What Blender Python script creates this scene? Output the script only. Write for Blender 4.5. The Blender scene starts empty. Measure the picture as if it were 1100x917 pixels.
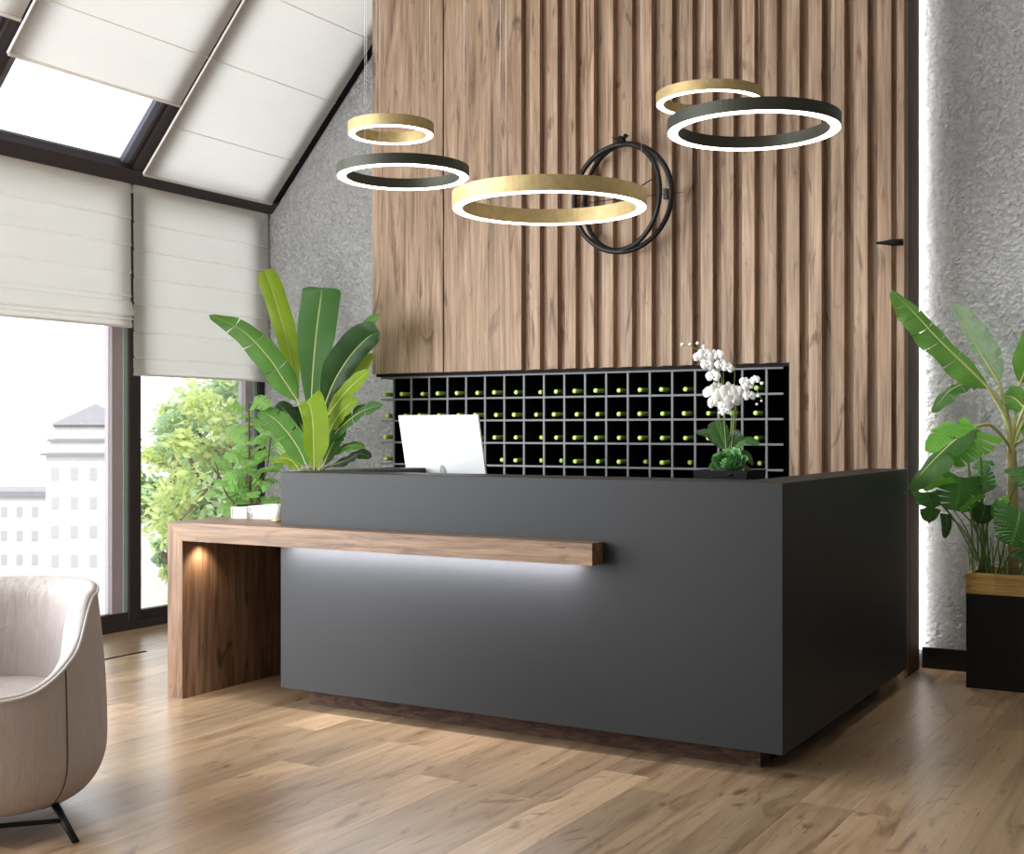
import bpy, bmesh, math, random
from mathutils import Vector, Matrix, noise
from math import sin, cos, pi, radians
R = random.Random(7)
scn = bpy.context.scene
col = scn.collection

# ------------------------------------------------------------------ camera
F_PX, YAW, Y0, CX, CAM_H = 1345.0, radians(30.4), 462.0, 550.0, 1.28
cam = bpy.data.objects.new('camera', bpy.data.cameras.new('camera')); col.objects.link(cam)
cam.location = (0, 0, CAM_H); cam.rotation_euler = (pi/2, 0, YAW)
cam.data.sensor_width = 36; cam.data.lens = F_PX/1100*36; cam.data.shift_y = (Y0-458.5)/1100
cam.data.clip_end = 500
scn.camera = cam

def at(u, v, Y):
    """world point on the vertical plane y=Y that was measured at photo pixel (u, v)"""
    a = (u-CX)/F_PX; b = -(v-Y0)/F_PX
    d = Vector((-sin(YAW)+a*cos(YAW), cos(YAW)+a*sin(YAW), b))
    t = Y/d.y
    return Vector((d.x*t, Y, CAM_H+d.z*t))

# ------------------------------------------------------------------ node helpers
class NT:
    def __init__(s, name):
        s.m = bpy.data.materials.new(name); s.m.use_nodes = True
        s.t = s.m.node_tree; s.t.nodes.clear()
        s.out = s.n('ShaderNodeOutputMaterial')
    def n(s, typ, **kw):
        x = s.t.nodes.new(typ)
        for k, v in kw.items(): setattr(x, k, v)
        return x
    def set(s, sock, v):
        if v is None: return
        if isinstance(v, bpy.types.NodeSocket): s.t.links.new(v, sock)
        else:
            if isinstance(v, (tuple, list)) and sock.type == 'RGBA' and len(v) == 3: v = (*v, 1)
            sock.default_value = v
    def math(s, op, a, b=None, c=None, clamp=False):
        x = s.n('ShaderNodeMath', operation=op, use_clamp=clamp)
        for i, q in enumerate((a, b, c)): s.set(x.inputs[i], q)
        return x.outputs[0]
    def xyz(s, v):
        x = s.n('ShaderNodeSeparateXYZ'); s.set(x.inputs[0], v); return x.outputs
    def comb(s, x, y, z):
        c = s.n('ShaderNodeCombineXYZ')
        for i, q in enumerate((x, y, z)): s.set(c.inputs[i], q)
        return c.outputs[0]
    def noise(s, v, scale=1, detail=4, rough=.55, dist=0, dims='3D', w=None):
        x = s.n('ShaderNodeTexNoise', noise_dimensions=dims)
        s.set(x.inputs['Vector'], v); x.inputs['Scale'].default_value = scale
        x.inputs['Detail'].default_value = detail; x.inputs['Roughness'].default_value = rough
        x.inputs['Distortion'].default_value = dist
        if w is not None: s.set(x.inputs['W'], w)
        return x.outputs['Fac']
    def vmul(s, v, k):
        x = s.n('ShaderNodeVectorMath', operation='MULTIPLY'); s.set(x.inputs[0], v); s.set(x.inputs[1], k); return x.outputs[0]
    def vadd(s, v, k):
        x = s.n('ShaderNodeVectorMath', operation='ADD'); s.set(x.inputs[0], v); s.set(x.inputs[1], k); return x.outputs[0]
    def ramp(s, f, stops):
        x = s.n('ShaderNodeValToRGB'); s.set(x.inputs[0], f)
        e = x.color_ramp.elements
        while len(e) < len(stops): e.new(.5)
        for q, (p, c) in zip(e, stops):
            q.position = p; q.color = (*c, 1) if len(c) == 3 else c
        return x.outputs[0]
    def mix(s, f, a, b, mode='MIX'):
        x = s.n('ShaderNodeMix', data_type='RGBA', blend_type=mode)
        s.set(x.inputs[0], f); s.set(x.inputs[6], a); s.set(x.inputs[7], b)
        return x.outputs[2]
    def bump(s, h, strength=.3, dist=.01, normal=None):
        x = s.n('ShaderNodeBump'); x.inputs['Strength'].default_value = strength
        x.inputs['Distance'].default_value = dist; s.set(x.inputs['Height'], h)
        if normal is not None: s.set(x.inputs['Normal'], normal)
        return x.outputs[0]
    def bsdf(s, color, rough=.5, metal=0, spec=.5, normal=None, sheen=0, **kw):
        p = s.n('ShaderNodeBsdfPrincipled')
        s.set(p.inputs['Base Color'], color); s.set(p.inputs['Roughness'], rough)
        s.set(p.inputs['Metallic'], metal); s.set(p.inputs['Specular IOR Level'], spec)
        if normal is not None: s.set(p.inputs['Normal'], normal)
        for k_, v_ in kw.items(): s.set(p.inputs[k_.replace('_', ' ')], v_)
        return p.outputs[0]
    def done(s, sh):
        s.t.links.new(sh, s.out.inputs[0]); return s.m
    def obj(s): return s.n('ShaderNodeTexCoord').outputs['Object']
    def island(s): return s.n('ShaderNodeNewGeometry').outputs['Random Per Island']
    def rnd(s): return s.n('ShaderNodeObjectInfo').outputs['Random']

def plain(name, c, rough=.5, metal=0, spec=.5, bump=0, bscale=200, var=.06):
    n = NT(name); v = n.obj()
    f = n.noise(v, bscale*.15, 4)
    c2 = tuple(x*(1-var*2) for x in c); c1 = tuple(min(1, x*(1+var)) for x in c)
    cc = n.mix(f, c2, c1)
    nm = n.bump(n.noise(v, bscale, 3), bump, .002) if bump else None
    return n.done(n.bsdf(cc, rough, metal, spec, nm))

def wood(name, axis, dark, mid, light, rough=.5, across=11.0, along=.75, bump=.12, var=.25, spec=.35):
    n = NT(name); v = n.obj(); isl = n.island()
    off = n.comb(n.math('MULTIPLY', isl, 37.0), n.math('MULTIPLY', isl, 71.0), n.math('MULTIPLY', isl, 53.0))
    v = n.vadd(v, off)
    sc = [across]*3; sc[axis] = along
    a = n.noise(n.vmul(v, tuple(sc)), 1.0, 7, .62, 1.6)
    sc2 = [across*9]*3; sc2[axis] = along*3.2
    b = n.noise(n.vmul(v, tuple(sc2)), 1.0, 4, .6, .4)
    sc3 = [across*.5]*3; sc3[axis] = along*1.6
    k = n.noise(n.vmul(v, tuple(sc3)), 1.0, 3, .5, 3.5)
    c = n.ramp(a, [(.28, dark), (.46, mid), (.72, light)])
    c = n.mix(.55, c, n.ramp(b, [(.3, (.35, .35, .35)), (.62, (1.12, 1.12, 1.12))]), 'MULTIPLY')
    knots = n.ramp(k, [(.60, (1, 1, 1)), (.72, (.34, .27, .22))])
    c = n.mix(.8, c, knots, 'MULTIPLY')
    val = n.math('ADD', n.math('MULTIPLY', isl, var*2), 1-var)
    c = n.mix(1.0, c, n.comb(val, val, val), 'MULTIPLY')
    h = n.math('ADD', n.math('MULTIPLY', b, .7), a)
    return n.done(n.bsdf(c, rough, 0, spec, n.bump(h, bump, .004)))

def emit(name, c, s):
    n = NT(name); e = n.n('ShaderNodeEmission'); e.inputs[0].default_value = (*c, 1); e.inputs[1].default_value = s
    return n.done(e.outputs[0])

def floor_mat():
    n = NT('oak_floor'); v = n.obj(); x, y, z = n.xyz(v)
    W, L = .19, 1.9
    px = n.math('DIVIDE', x, W); ix = n.math('FLOOR', px); fx = n.math('FRACT', px)
    wn = n.n('ShaderNodeTexWhiteNoise', noise_dimensions='1D'); n.set(wn.inputs['W'], ix)
    py = n.math('ADD', n.math('DIVIDE', y, L), n.math('MULTIPLY', wn.outputs[0], 7.3))
    iy = n.math('FLOOR', py); fy = n.math('FRACT', py)
    wn2 = n.n('ShaderNodeTexWhiteNoise', noise_dimensions='2D'); n.set(wn2.inputs['Vector'], n.comb(ix, iy, 0.0))
    r = wn2.outputs[0]
    off = n.comb(n.math('MULTIPLY', r, 91.0), n.math('MULTIPLY', r, 57.0), 0.0)
    vv = n.vadd(v, off)
    a = n.noise(n.vmul(vv, (8, .7, 1)), 1, 6, .56, 2.2)
    b = n.noise(n.vmul(vv, (110, 3.5, 1)), 1, 4, .6, .5)
    k = n.noise(n.vmul(vv, (7, 2.2, 1)), 1, 3, .5, 2.5)
    c = n.ramp(a, [(.27, (.25, .155, .088)), (.44, (.39, .26, .155)), (.7, (.50, .355, .225))])
    c = n.mix(.45, c, n.ramp(b, [(.3, (.72, .70, .67)), (.62, (1.06, 1.06, 1.06))]), 'MULTIPLY')
    c = n.mix(.8, c, n.ramp(k, [(.60, (1, 1, 1)), (.74, (.38, .29, .22))]), 'MULTIPLY')
    val = n.math('ADD', n.math('MULTIPLY', r, .50), .62)
    c = n.mix(1, c, n.comb(val, n.math('MULTIPLY', val, .99), n.math('MULTIPLY', val, .97)), 'MULTIPLY')
    ex = n.math('MINIMUM', fx, n.math('SUBTRACT', 1.0, fx))
    ey = n.math('MULTIPLY', n.math('MINIMUM', fy, n.math('SUBTRACT', 1.0, fy)), L/W)
    e = n.math('MINIMUM', ex, ey)
    gap = n.math('SMOOTHSTEP', 0.0, .012, e) if False else n.math('MULTIPLY', e, 90.0, clamp=True)
    c = n.mix(n.math('MULTIPLY', n.math('SUBTRACT', 1.0, gap), .55), c, (.09, .055, .03))
    h = n.math('ADD', n.math('ADD', n.math('MULTIPLY', b, .3), n.math('MULTIPLY', a, 1.2)), n.math('MULTIPLY', gap, .9))
    rough = n.math('ADD', n.math('MULTIPLY', b, .10), .24)
    return n.done(n.bsdf(c, rough, 0, .55, n.bump(h, .12, .004), Coat_Weight=.35, Coat_Roughness=.32))

def concrete_mat():
    n = NT('rough_concrete'); v = n.obj()
    a = n.noise(v, 34, 8, .62, .4); b = n.noise(v, 90, 5, .6); big = n.noise(v, 1.3, 4, .6)
    vo = n.n('ShaderNodeTexVoronoi', feature='SMOOTH_F1'); n.set(vo.inputs['Vector'], n.vadd(v, n.vmul(n.comb(a, b, a), (.05, .05, .05))))
    vo.inputs['Scale'].default_value = 45
    h = n.math('ADD', n.math('MULTIPLY', a, 1.3), n.math('ADD', n.math('MULTIPLY', b, .5), n.math('MULTIPLY', vo.outputs[0], .9)))
    c = n.mix(big, (.50, .50, .505), (.64, .64, .645))
    c = n.mix(.35, c, n.ramp(a, [(.35, (.55, .55, .55)), (.6, (1.1, 1.1, 1.1))]), 'MULTIPLY')
    return n.done(n.bsdf(c, .85, 0, .25, n.bump(h, .85, .028)))

def leaf_mat(name, c_dark, c_light, rib=(.45, .6, .2), trans=.35, veins=55, vein_amt=.42):
    n = NT(name); uv = n.n('ShaderNodeTexCoord').outputs['UV']; x, y, z = n.xyz(uv)
    o = n.obj(); f = n.noise(o, 5, 4)
    ax = n.math('ABSOLUTE', n.math('SUBTRACT', x, .5))
    w = n.math('SINE', n.math('MULTIPLY', n.math('SUBTRACT', y, n.math('MULTIPLY', ax, .25)), veins*6.28))
    c = n.mix(f, c_dark, c_light)
    c = n.mix(n.math('MULTIPLY', n.math('ADD', n.math('MULTIPLY', w, .5), .5), vein_amt), c, tuple(k*.45 for k in c_dark))
    ribf = n.math('SUBTRACT', 1.0, n.math('MULTIPLY', ax, 26.0, clamp=True), clamp=True)
    c = n.mix(n.math('MULTIPLY', ribf, .7), c, rib)
    nm = n.bump(w, .4, .005)
    p = n.bsdf(c, .38, 0, .45, nm)
    t = n.n('ShaderNodeBsdfTranslucent'); n.set(t.inputs[0], n.mix(.5, c, tuple(min(1, k*1.6) for k in c_light)))
    m = n.n('ShaderNodeMixShader'); m.inputs[0].default_value = trans
    n.t.links.new(p, m.inputs[1]); n.t.links.new(t.outputs[0], m.inputs[2])
    return n.done(m.outputs[0])

def fabric_mat(name, c, trans=.4, weave=900):
    n = NT(name); o = n.obj()
    x, y, z = n.xyz(o)
    w = n.math('ADD', n.math('SINE', n.math('MULTIPLY', y, float(weave))), n.math('SINE', n.math('MULTIPLY', z, float(weave))))
    f = n.noise(n.vmul(o, (2, 2, 9)), 1.0, 5, .6)
    cc = n.mix(f, tuple(k*.93 for k in c), c)
    p = n.bsdf(cc, .9, 0, .1, n.bump(w, .05, .001))
    t = n.n('ShaderNodeBsdfTranslucent'); n.set(t.inputs[0], cc)
    m = n.n('ShaderNodeMixShader'); m.inputs[0].default_value = trans
    n.t.links.new(p, m.inputs[1]); n.t.links.new(t.outputs[0], m.inputs[2])
    return n.done(m.outputs[0])

def glass_mat():
    n = NT('window_glass')
    t = n.n('ShaderNodeBsdfTransparent'); t.inputs[0].default_value = (.98, .98, .98, 1)
    g = n.n('ShaderNodeBsdfGlossy'); g.inputs['Roughness'].default_value = .02
    f = n.n('ShaderNodeFresnel'); f.inputs[0].default_value = 1.35
    m = n.n('ShaderNodeMixShader'); n.t.links.new(f.outputs[0], m.inputs[0])
    n.t.links.new(t.outputs[0], m.inputs[1]); n.t.links.new(g.outputs[0], m.inputs[2])
    return n.done(m.outputs[0])

def brass_mat():
    n = NT('brushed_gold'); v = n.obj()
    a = n.noise(v, 30, 5, .65)
    c = n.mix(a, (.36, .25, .10), (.66, .52, .27))
    return n.done(n.bsdf(c, .5, .55, .5, n.bump(a, .1, .002)))

def leather_mat():
    n = NT('grey_leather'); v = n.obj()
    a = n.noise(v, 9, 5, .6, .6); b = n.noise(v, 260, 3)
    wv = n.noise(n.vmul(v, (34, 34, 5)), 1, 3, .5, .5)
    c = n.mix(a, (.40, .345, .325), (.52, .46, .435))
    h = n.math('ADD', n.math('MULTIPLY', b, .12), n.math('ADD', n.math('MULTIPLY', a, 1.0), n.math('MULTIPLY', wv, .7)))
    return n.done(n.bsdf(c, .58, 0, .28, n.bump(h, .45, .016)))

M = {}
M['floor'] = floor_mat()
M['concrete'] = concrete_mat()
M['plaster'] = plain('white_plaster', (.72, .71, .69), .9, bump=.1)
M['greywall'] = plain('grey_plaster', (.26, .255, .25), .9, bump=.1)
M['slat'] = wood('walnut_slats', 2, (.165, .092, .054), (.37, .245, .162), (.55, .395, .28), .55, var=.16)
M['shelf'] = wood('walnut_shelf', 0, (.085, .045, .025), (.205, .118, .068), (.33, .205, .125), .45, across=16, along=1.2)
M['leg'] = wood('walnut_leg', 2, (.075, .038, .02), (.185, .10, .055), (.31, .19, .115), .5, across=14, along=1.0)
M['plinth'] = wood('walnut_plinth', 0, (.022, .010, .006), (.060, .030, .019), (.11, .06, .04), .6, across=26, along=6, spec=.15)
M['endpanel'] = wood('dark_walnut', 2, (.04, .02, .012), (.075, .042, .025), (.11, .065, .04), .65, spec=.15)
M['oakrim'] = wood('oak_rim', 0, (.42, .24, .08), (.58, .36, .12), (.70, .47, .18), .5, across=9, along=1.1)
M['desk'] = plain('charcoal_lacquer', (.0175, .018, .0195), .5, spec=.28, var=.02)
M['rack'] = plain('rack_grey', (.20, .20, .215), .55, var=.04)
M['black'] = plain('matte_black', (.006, .006, .007), .7, spec=.2)
M['blackmetal'] = plain('black_metal', (.012, .012, .013), .45, metal=.4)
M['frame'] = plain('plum_aluminium', (.042, .030, .032), .5, spec=.4)
M['sash'] = plain('mauve_sash', (.46, .40, .43), .5)
M['glassedge'] = plain('green_seal', (.36, .45, .44), .2)
M['glass'] = glass_mat()
M['blind'] = fabric_mat('linen_blind', (.94, .915, .885), .52)
M['roller'] = fabric_mat('skylight_cloth', (.95, .915, .865), .58, 500)
M['rail'] = plain('white_rail', (.97, .97, .97), .4, var=.0)
M['gold'] = brass_mat()
M['bronze'] = plain('olive_bronze', (.05, .052, .038), .45, metal=.5)
M['led'] = emit('led_warm', (1, .93, .78), 9)
M['wire'] = plain('steel_wire', (.5, .5, .5), .4, metal=.6)
M['lime'] = plain('lime_capsule', (.62, .92, .20), .35)
M['bottle'] = plain('green_bottle', (.010, .030, .008), .12, spec=.6)
M['white'] = plain('white_shell', (.86, .87, .88), .35, var=.01)
M['screen'] = plain('screen_black', (.01, .01, .012), .15)
M['leather'] = leather_mat()
M['piping'] = plain('pale_piping', (.58, .53, .50), .5)
M['seam'] = plain('seam_dark', (.10, .08, .075), .7)
M['planter'] = plain('black_planter', (.010, .010, .011), .6, bump=.3, bscale=120, spec=.25)
M['pot'] = plain('grey_pot', (.10, .10, .10), .7)
M['soil'] = plain('soil', (.035, .024, .016), .95, bump=.8, bscale=60)
M['leaf_deep'] = leaf_mat('leaf_deep', (.040, .125, .025), (.10, .26, .055), (.30, .45, .15))
M['leaf_mid'] = leaf_mat('leaf_mid', (.085, .235, .035), (.17, .40, .07), (.40, .58, .2))
M['leaf_lime'] = leaf_mat('leaf_lime', (.24, .40, .022), (.40, .58, .045), (.55, .68, .15), .42)
M['leaf_dark'] = leaf_mat('leaf_dark', (.018, .058, .016), (.045, .12, .03), (.2, .33, .1), .2)
M['leaf_pale'] = leaf_mat('leaf_pale', (.17, .29, .15), (.30, .44, .26), (.45, .55, .3), .3)
M['monstera'] = leaf_mat('leaf_monstera', (.03, .13, .022), (.08, .26, .045), (.25, .42, .12), .25, 14, .12)
M['monstera_lt'] = leaf_mat('leaf_monstera_light', (.10, .33, .03), (.19, .50, .06), (.38, .6, .2), .35, 14, .12)
M['fig'] = leaf_mat('leaf_fig', (.20, .50, .10), (.46, .74, .25), (.65, .85, .4), .42, 9, .1)
M['stalk'] = plain('pale_stalk', (.48, .50, .20), .5)
M['trunk'] = plain('banana_trunk', (.42, .34, .14), .6, var=.3, bscale=90)
M['bark'] = plain('brown_bark', (.16, .10, .065), .8, var=.3)
M['greenstem'] = plain('green_stem', (.14, .24, .05), .5)
M['petal'] = plain('white_petal', (.95, .95, .93), .5, var=.01)
def succ_mat():
    n = NT('leaf_succulent'); x, y, z = n.xyz(n.n('ShaderNodeTexCoord').outputs['UV'])
    ax = n.math('ABSOLUTE', n.math('SUBTRACT', x, .5))
    e = n.math('MAXIMUM', y, n.math('MULTIPLY', ax, 2.0))
    c = n.ramp(e, [(.15, (.012, .05, .012)), (.6, (.05, .19, .045)), (.88, (.13, .33, .11)), (1, (.35, .55, .28))])
    return n.done(n.bsdf(c, .45, 0, .4))
M['succulent'] = succ_mat()
M['moss'] = plain('moss', (.07, .085, .03), .95, bump=.8, bscale=150)
M['paper'] = plain('book_pages', (.85, .82, .77), .8)
M['cover'] = plain('book_cover', (.80, .76, .71), .6)
M['cover2'] = plain('book_cover_dark', (.62, .55, .49), .6)
M['wax'] = plain('candle_white', (.88, .86, .80), .5)
M['render'] = plain('pale_render', (.54, .535, .54), .9)
M['farwin'] = plain('far_window', (.39, .385, .405), .5)
M['farroof'] = plain('far_roof', (.25, .24, .265), .8)
M['tree_a'] = leaf_mat('tree_leaf_yellow', (.42, .52, .15), (.60, .68, .30), (.5, .6, .3), .5, 2, 0)
M['tree_b'] = leaf_mat('tree_leaf_green', (.30, .44, .20), (.50, .62, .36), (.4, .5, .3), .5, 2, 0)
M['tree_c'] = leaf_mat('tree_leaf_dark', (.17, .28, .15), (.36, .50, .30), (.3, .4, .2), .4, 2, 0)
M['ground'] = plain('far_ground', (.40, .42, .36), .95)

# ------------------------------------------------------------------ mesh helpers
class MB:
    def __init__(s): s.v = []; s.f = []; s.uv = {}; s.mi = []; s.sm = []
    def add(s, vs, fs, mi=0, smooth=False, uvs=None):
        o = len(s.v); s.v += [Vector(p) for p in vs]
        for f in fs: s.f.append([i+o for i in f]); s.mi.append(mi); s.sm.append(smooth)
        if uvs:
            for i, q in enumerate(uvs): s.uv[o+i] = q
        return s
    def box(s, lo, hi, bev=0, mi=0):
        b = bmesh.new()
        bmesh.ops.create_cube(b, size=1)
        lo = Vector(lo); hi = Vector(hi)
        for v in b.verts: v.co = Vector([(lo[i]+hi[i])/2+v.co[i]*(hi[i]-lo[i]) for i in range(3)])
        if bev: bmesh.ops.bevel(b, geom=b.edges[:], offset=bev, segments=2, affect='EDGES', profile=.6)
        b.verts.index_update()
        s.add([v.co.copy() for v in b.verts], [[v.index for v in f.verts] for f in b.faces], mi)
        b.free(); return s
    def tube(s, pts, r, n=8, mi=0, caps=True, closed=False):
        pts = [Vector(p) for p in pts]; L = len(pts)
        rs = r if isinstance(r, (list, tuple)) else [r]*L
        vs = []; up = None
        for i, p in enumerate(pts):
            if closed: T = pts[(i+1) % L]-pts[i-1]
            else: T = pts[min(i+1, L-1)]-pts[max(i-1, 0)]
            T.normalize()
            if up is None:
                up = Vector((0, 0, 1)) if abs(T.z) < .9 else Vector((1, 0, 0))
            A = T.cross(up)
            if A.length < 1e-6: A = T.cross(Vector((0, 1, 0)))
            A.normalize(); B = A.cross(T).normalized(); up = B
            for k in range(n):
                q = 2*pi*k/n; vs.append(p+A*cos(q)*rs[i]+B*sin(q)*rs[i])
        fs = []
        for i in range(L if closed else L-1):
            j = (i+1) % L
            for k in range(n):
                k2 = (k+1) % n; fs.append([i*n+k, i*n+k2, j*n+k2, j*n+k])
        s.add(vs, fs, mi, True)
        if caps and not closed:
            o = len(s.v)-len(vs)
            s.f.append([o+k for k in range(n)][::-1]); s.mi.append(mi); s.sm.append(False)
            s.f.append([o+(L-1)*n+k for k in range(n)]); s.mi.append(mi); s.sm.append(False)
        return s
    def lathe(s, c, prof, n=20, axis='Z', mi=0):
        c = Vector(c); vs = []
        for r, z in prof:
            for k in range(n):
                a = 2*pi*k/n
                if axis == 'Z': vs.append(c+Vector((r*cos(a), r*sin(a), z)))
                else: vs.append(c+Vector((r*cos(a), z, r*sin(a))))
        fs = []
        for i in range(len(prof)-1):
            for k in range(n):
                k2 = (k+1) % n; fs.append([i*n+k, i*n+k2, (i+1)*n+k2, (i+1)*n+k])
        fs.append(list(range(n))[::-1]); fs.append([(len(prof)-1)*n+k for k in range(n)])
        s.add(vs, fs, mi, True); return s
    def ell(s, c, rad, mi=0, n=14, rot=None):
        c = Vector(c); vs = []; fs = []; m = n//2
        for i in range(m+1):
            th = pi*i/m
            for k in range(n):
                a = 2*pi*k/n
                p = Vector((rad[0]*sin(th)*cos(a), rad[1]*sin(th)*sin(a), rad[2]*cos(th)))
                if rot is not None: p = rot @ p
                vs.append(c+p)
        for i in range(m):
            for k in range(n):
                k2 = (k+1) % n; fs.append([i*n+k, (i+1)*n+k, (i+1)*n+k2, i*n+k2])
        s.add(vs, fs, mi, True); return s
    def extr(s, poly, dvec, mi=0):
        poly = [Vector(p) for p in poly]; d = Vector(dvec); n = len(poly)
        vs = poly+[p+d for p in poly]
        fs = [list(range(n))[::-1], [n+i for i in range(n)]]+[[i, (i+1) % n, n+(i+1) % n, n+i] for i in range(n)]
        s.add(vs, fs, mi); return s
    def build(s, name, mat, parent=None, label=None, cat=None, group=None, kind=None, origin=None, normals=True):
        me = bpy.data.meshes.new(name)
        off = Vector(origin) if origin is not None else Vector((0, 0, 0))
        loc = off.copy()
        if parent is not None:
            off = wpos(parent); loc = Vector((0, 0, 0))
        me.from_pydata([tuple(p-off) for p in s.v], [], s.f)
        for m in (mat if isinstance(mat, (list, tuple)) else [mat]): me.materials.append(m)
        for p, mi, sm in zip(me.polygons, s.mi, s.sm): p.material_index = mi; p.use_smooth = sm
        if s.uv:
            l = me.uv_layers.new(name='uv')
            for lp in me.loops: l.data[lp.index].uv = s.uv.get(lp.vertex_index, (.5, .5))
        if normals:
            b = bmesh.new(); b.from_mesh(me); bmesh.ops.recalc_face_normals(b, faces=b.faces); b.to_mesh(me); b.free()
        me.update()
        o = bpy.data.objects.new(name, me); col.objects.link(o); o.location = loc
        if parent is not None: o.parent = parent
        tag(o, label, cat, group, kind); return o

def wpos(o):
    p = Vector(o.location)
    while o.parent: o = o.parent; p += Vector(o.location)
    return p
def tag(o, label=None, cat=None, group=None, kind=None):
    if label: o['label'] = label
    if cat: o['category'] = cat
    if group: o['group'] = group
    if kind: o['kind'] = kind
    return o
def thing(name, loc, label, cat, group=None, kind=None):
    o = bpy.data.objects.new(name, None); col.objects.link(o); o.location = loc; o.empty_display_size = .1
    return tag(o, label, cat, group, kind)
def copy_tree(o, parent=None):
    c = o.copy(); col.objects.link(c); c.parent = parent
    for ch in list(o.children): copy_tree(ch, c)
    return c

# ------------------------------------------------------------------ dimensions
YW = 6.96          # concrete wall
XW = -6.17         # window plane
ZC = 4.6           # flat ceiling
PX0, PX1, PY0 = -4.90, -1.515, 6.558   # wood panel
SL = math.atan(1.129); SD = Vector((cos(SL), 0, sin(SL))); SN = Vector((sin(SL), 0, -cos(SL)))
S0 = Vector((-6.10, 0, 2.85))
def sp(Y, q, nn=0): return S0+Vector((0, Y, 0))+SD*q+SN*nn
def slab(mb, Ya, Yb, qa, qb, na, nb, mi=0):
    mb.extr([sp(Ya, qa, na), sp(Ya, qb, na), sp(Ya, qb, nb), sp(Ya, qa, nb)], (0, Yb-Ya, 0), mi); return mb
QTOP = (ZC-2.85)/sin(SL)

# ------------------------------------------------------------------ room shell
MB().box((-6.3, -1.5, -.12), (2.6, YW+.2, 0)).build('floor', M['floor'], kind='structure')
MB().box((-6.29, YW, 0), (2.6, YW+.2, 5.2)).build('wall_back', M['concrete'], kind='structure')
MB().box((2.4, -1.5, 0), (2.6, YW, ZC)).build('wall_right_light_block', M['greywall'], kind='structure')  # unseen wall, added to keep light from reaching the desk's right side
MB().box((-3.6, -1.7, 0), (2.6, -1.5, ZC)).build('wall_front_light_block', M['greywall'], kind='structure')  # unseen wall, added to block frontal light; left end stays open
MB().box((sp(0, QTOP).x, -1.5, ZC), (2.6, YW+.2, ZC+.15)).build('ceiling', M['plaster'], kind='structure')
MB().box((PX1+.005, YW-.018, 0), (2.4, YW, .112), .002).build('baseboard_right', plain('black_baseboard', (.012, .012, .013), .5), kind='structure')
# eaves beam and dark reveal where roof slope meets the concrete wall
MB().extr([(-6.24, -1.5, 2.85), (-6.10, -1.5, 2.85), (-6.04, -1.5, 2.915), (-6.10, -1.5, 2.99), (-6.24, -1.5, 2.99)], (0, YW+1.5, 0)).build('trim_1', M['frame'], kind='structure')
slab(MB(), YW-.075, YW-.001, .02, QTOP, -.06, .0).build('trim_2', M['black'], kind='structure')

def vwindow(name, Ya, Yb, sash_l, sash_r):
    r = thing(name, (XW, (Ya+Yb)/2, 0), None, None, kind='structure')
    f = MB()
    f.box((XW-.10, Ya, 0), (XW+.0, Yb, .055), .004)          # sill rail
    f.box((XW-.10, Ya, 2.78), (XW, Yb, 2.85), .004)
    f.box((XW-.10, Yb-.07, .055), (XW, Yb, 2.78), .004)      # dark right post
    f.box((XW-.10, Ya, .055), (XW, Ya+.03, 2.78), .004)
    f.build('window_frame', M['frame'], r)
    s = MB()
    s.box((XW-.07, Ya+.03, .055), (XW-.012, Yb-.06, .115), .003)
    s.build('bottom_rail', M['frame'], r)
    g = MB()
    g.box((XW-.06, Yb-.07-.035, .115), (XW-.014, Yb-.07, 2.78), .002)
    g.build('glazing_seal', M['glassedge'], r)
    w = MB()
    w.box((XW-.085, Yb-.105-sash_r, .115), (XW-.02, Yb-.105, 2.78), .002)
    w.build('sash', M['sash'], r)
    p = MB().box((XW-.052, Ya+.03, .115), (XW-.046, Yb-.105-sash_r, 2.78))
    p.build('pane', M['glass'], r)
    return r
vwindow('window_1', 3.6, 5.745, .06, .09)
vwindow('window_2', 5.745, YW, .06, .08)

def skylight(name, Ya, Yb):
    r = thing(name, sp((Ya+Yb)/2, 0), None, None, kind='structure')
    f = MB()
    slab(f, Ya, Ya+.05, .0, QTOP, -.09, -.005); slab(f, Yb-.05, Yb, .0, QTOP, -.09, -.005)
    slab(f, Ya+.05, Yb-.05, QTOP-.08, QTOP, -.09, -.005)
    slab(f, Ya+.05, Ya+.075, .0, QTOP-.08, -.07, -.03); slab(f, Yb-.075, Yb-.05, .0, QTOP-.08, -.07, -.03)
    f.build('window_frame', M['frame'], r)
    e = MB(); slab(e, Yb-.125, Yb-.075, .03, QTOP-.08, -.085, -.05); slab(e, Ya+.075, Ya+.125, .03, QTOP-.08, -.085, -.05)
    e.build('sash', plain('sash_blue', (.19, .20, .27), .4), r)
    p = MB(); slab(p, Ya+.075, Yb-.075, .0, QTOP-.08, -.075, -.07); p.build('pane', M['glass'], r)
    return r
skylight('window_3', 5.65, YW-.076); skylight('window_4', 4.38, 5.65); skylight('window_5', 3.1, 4.38)

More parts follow.
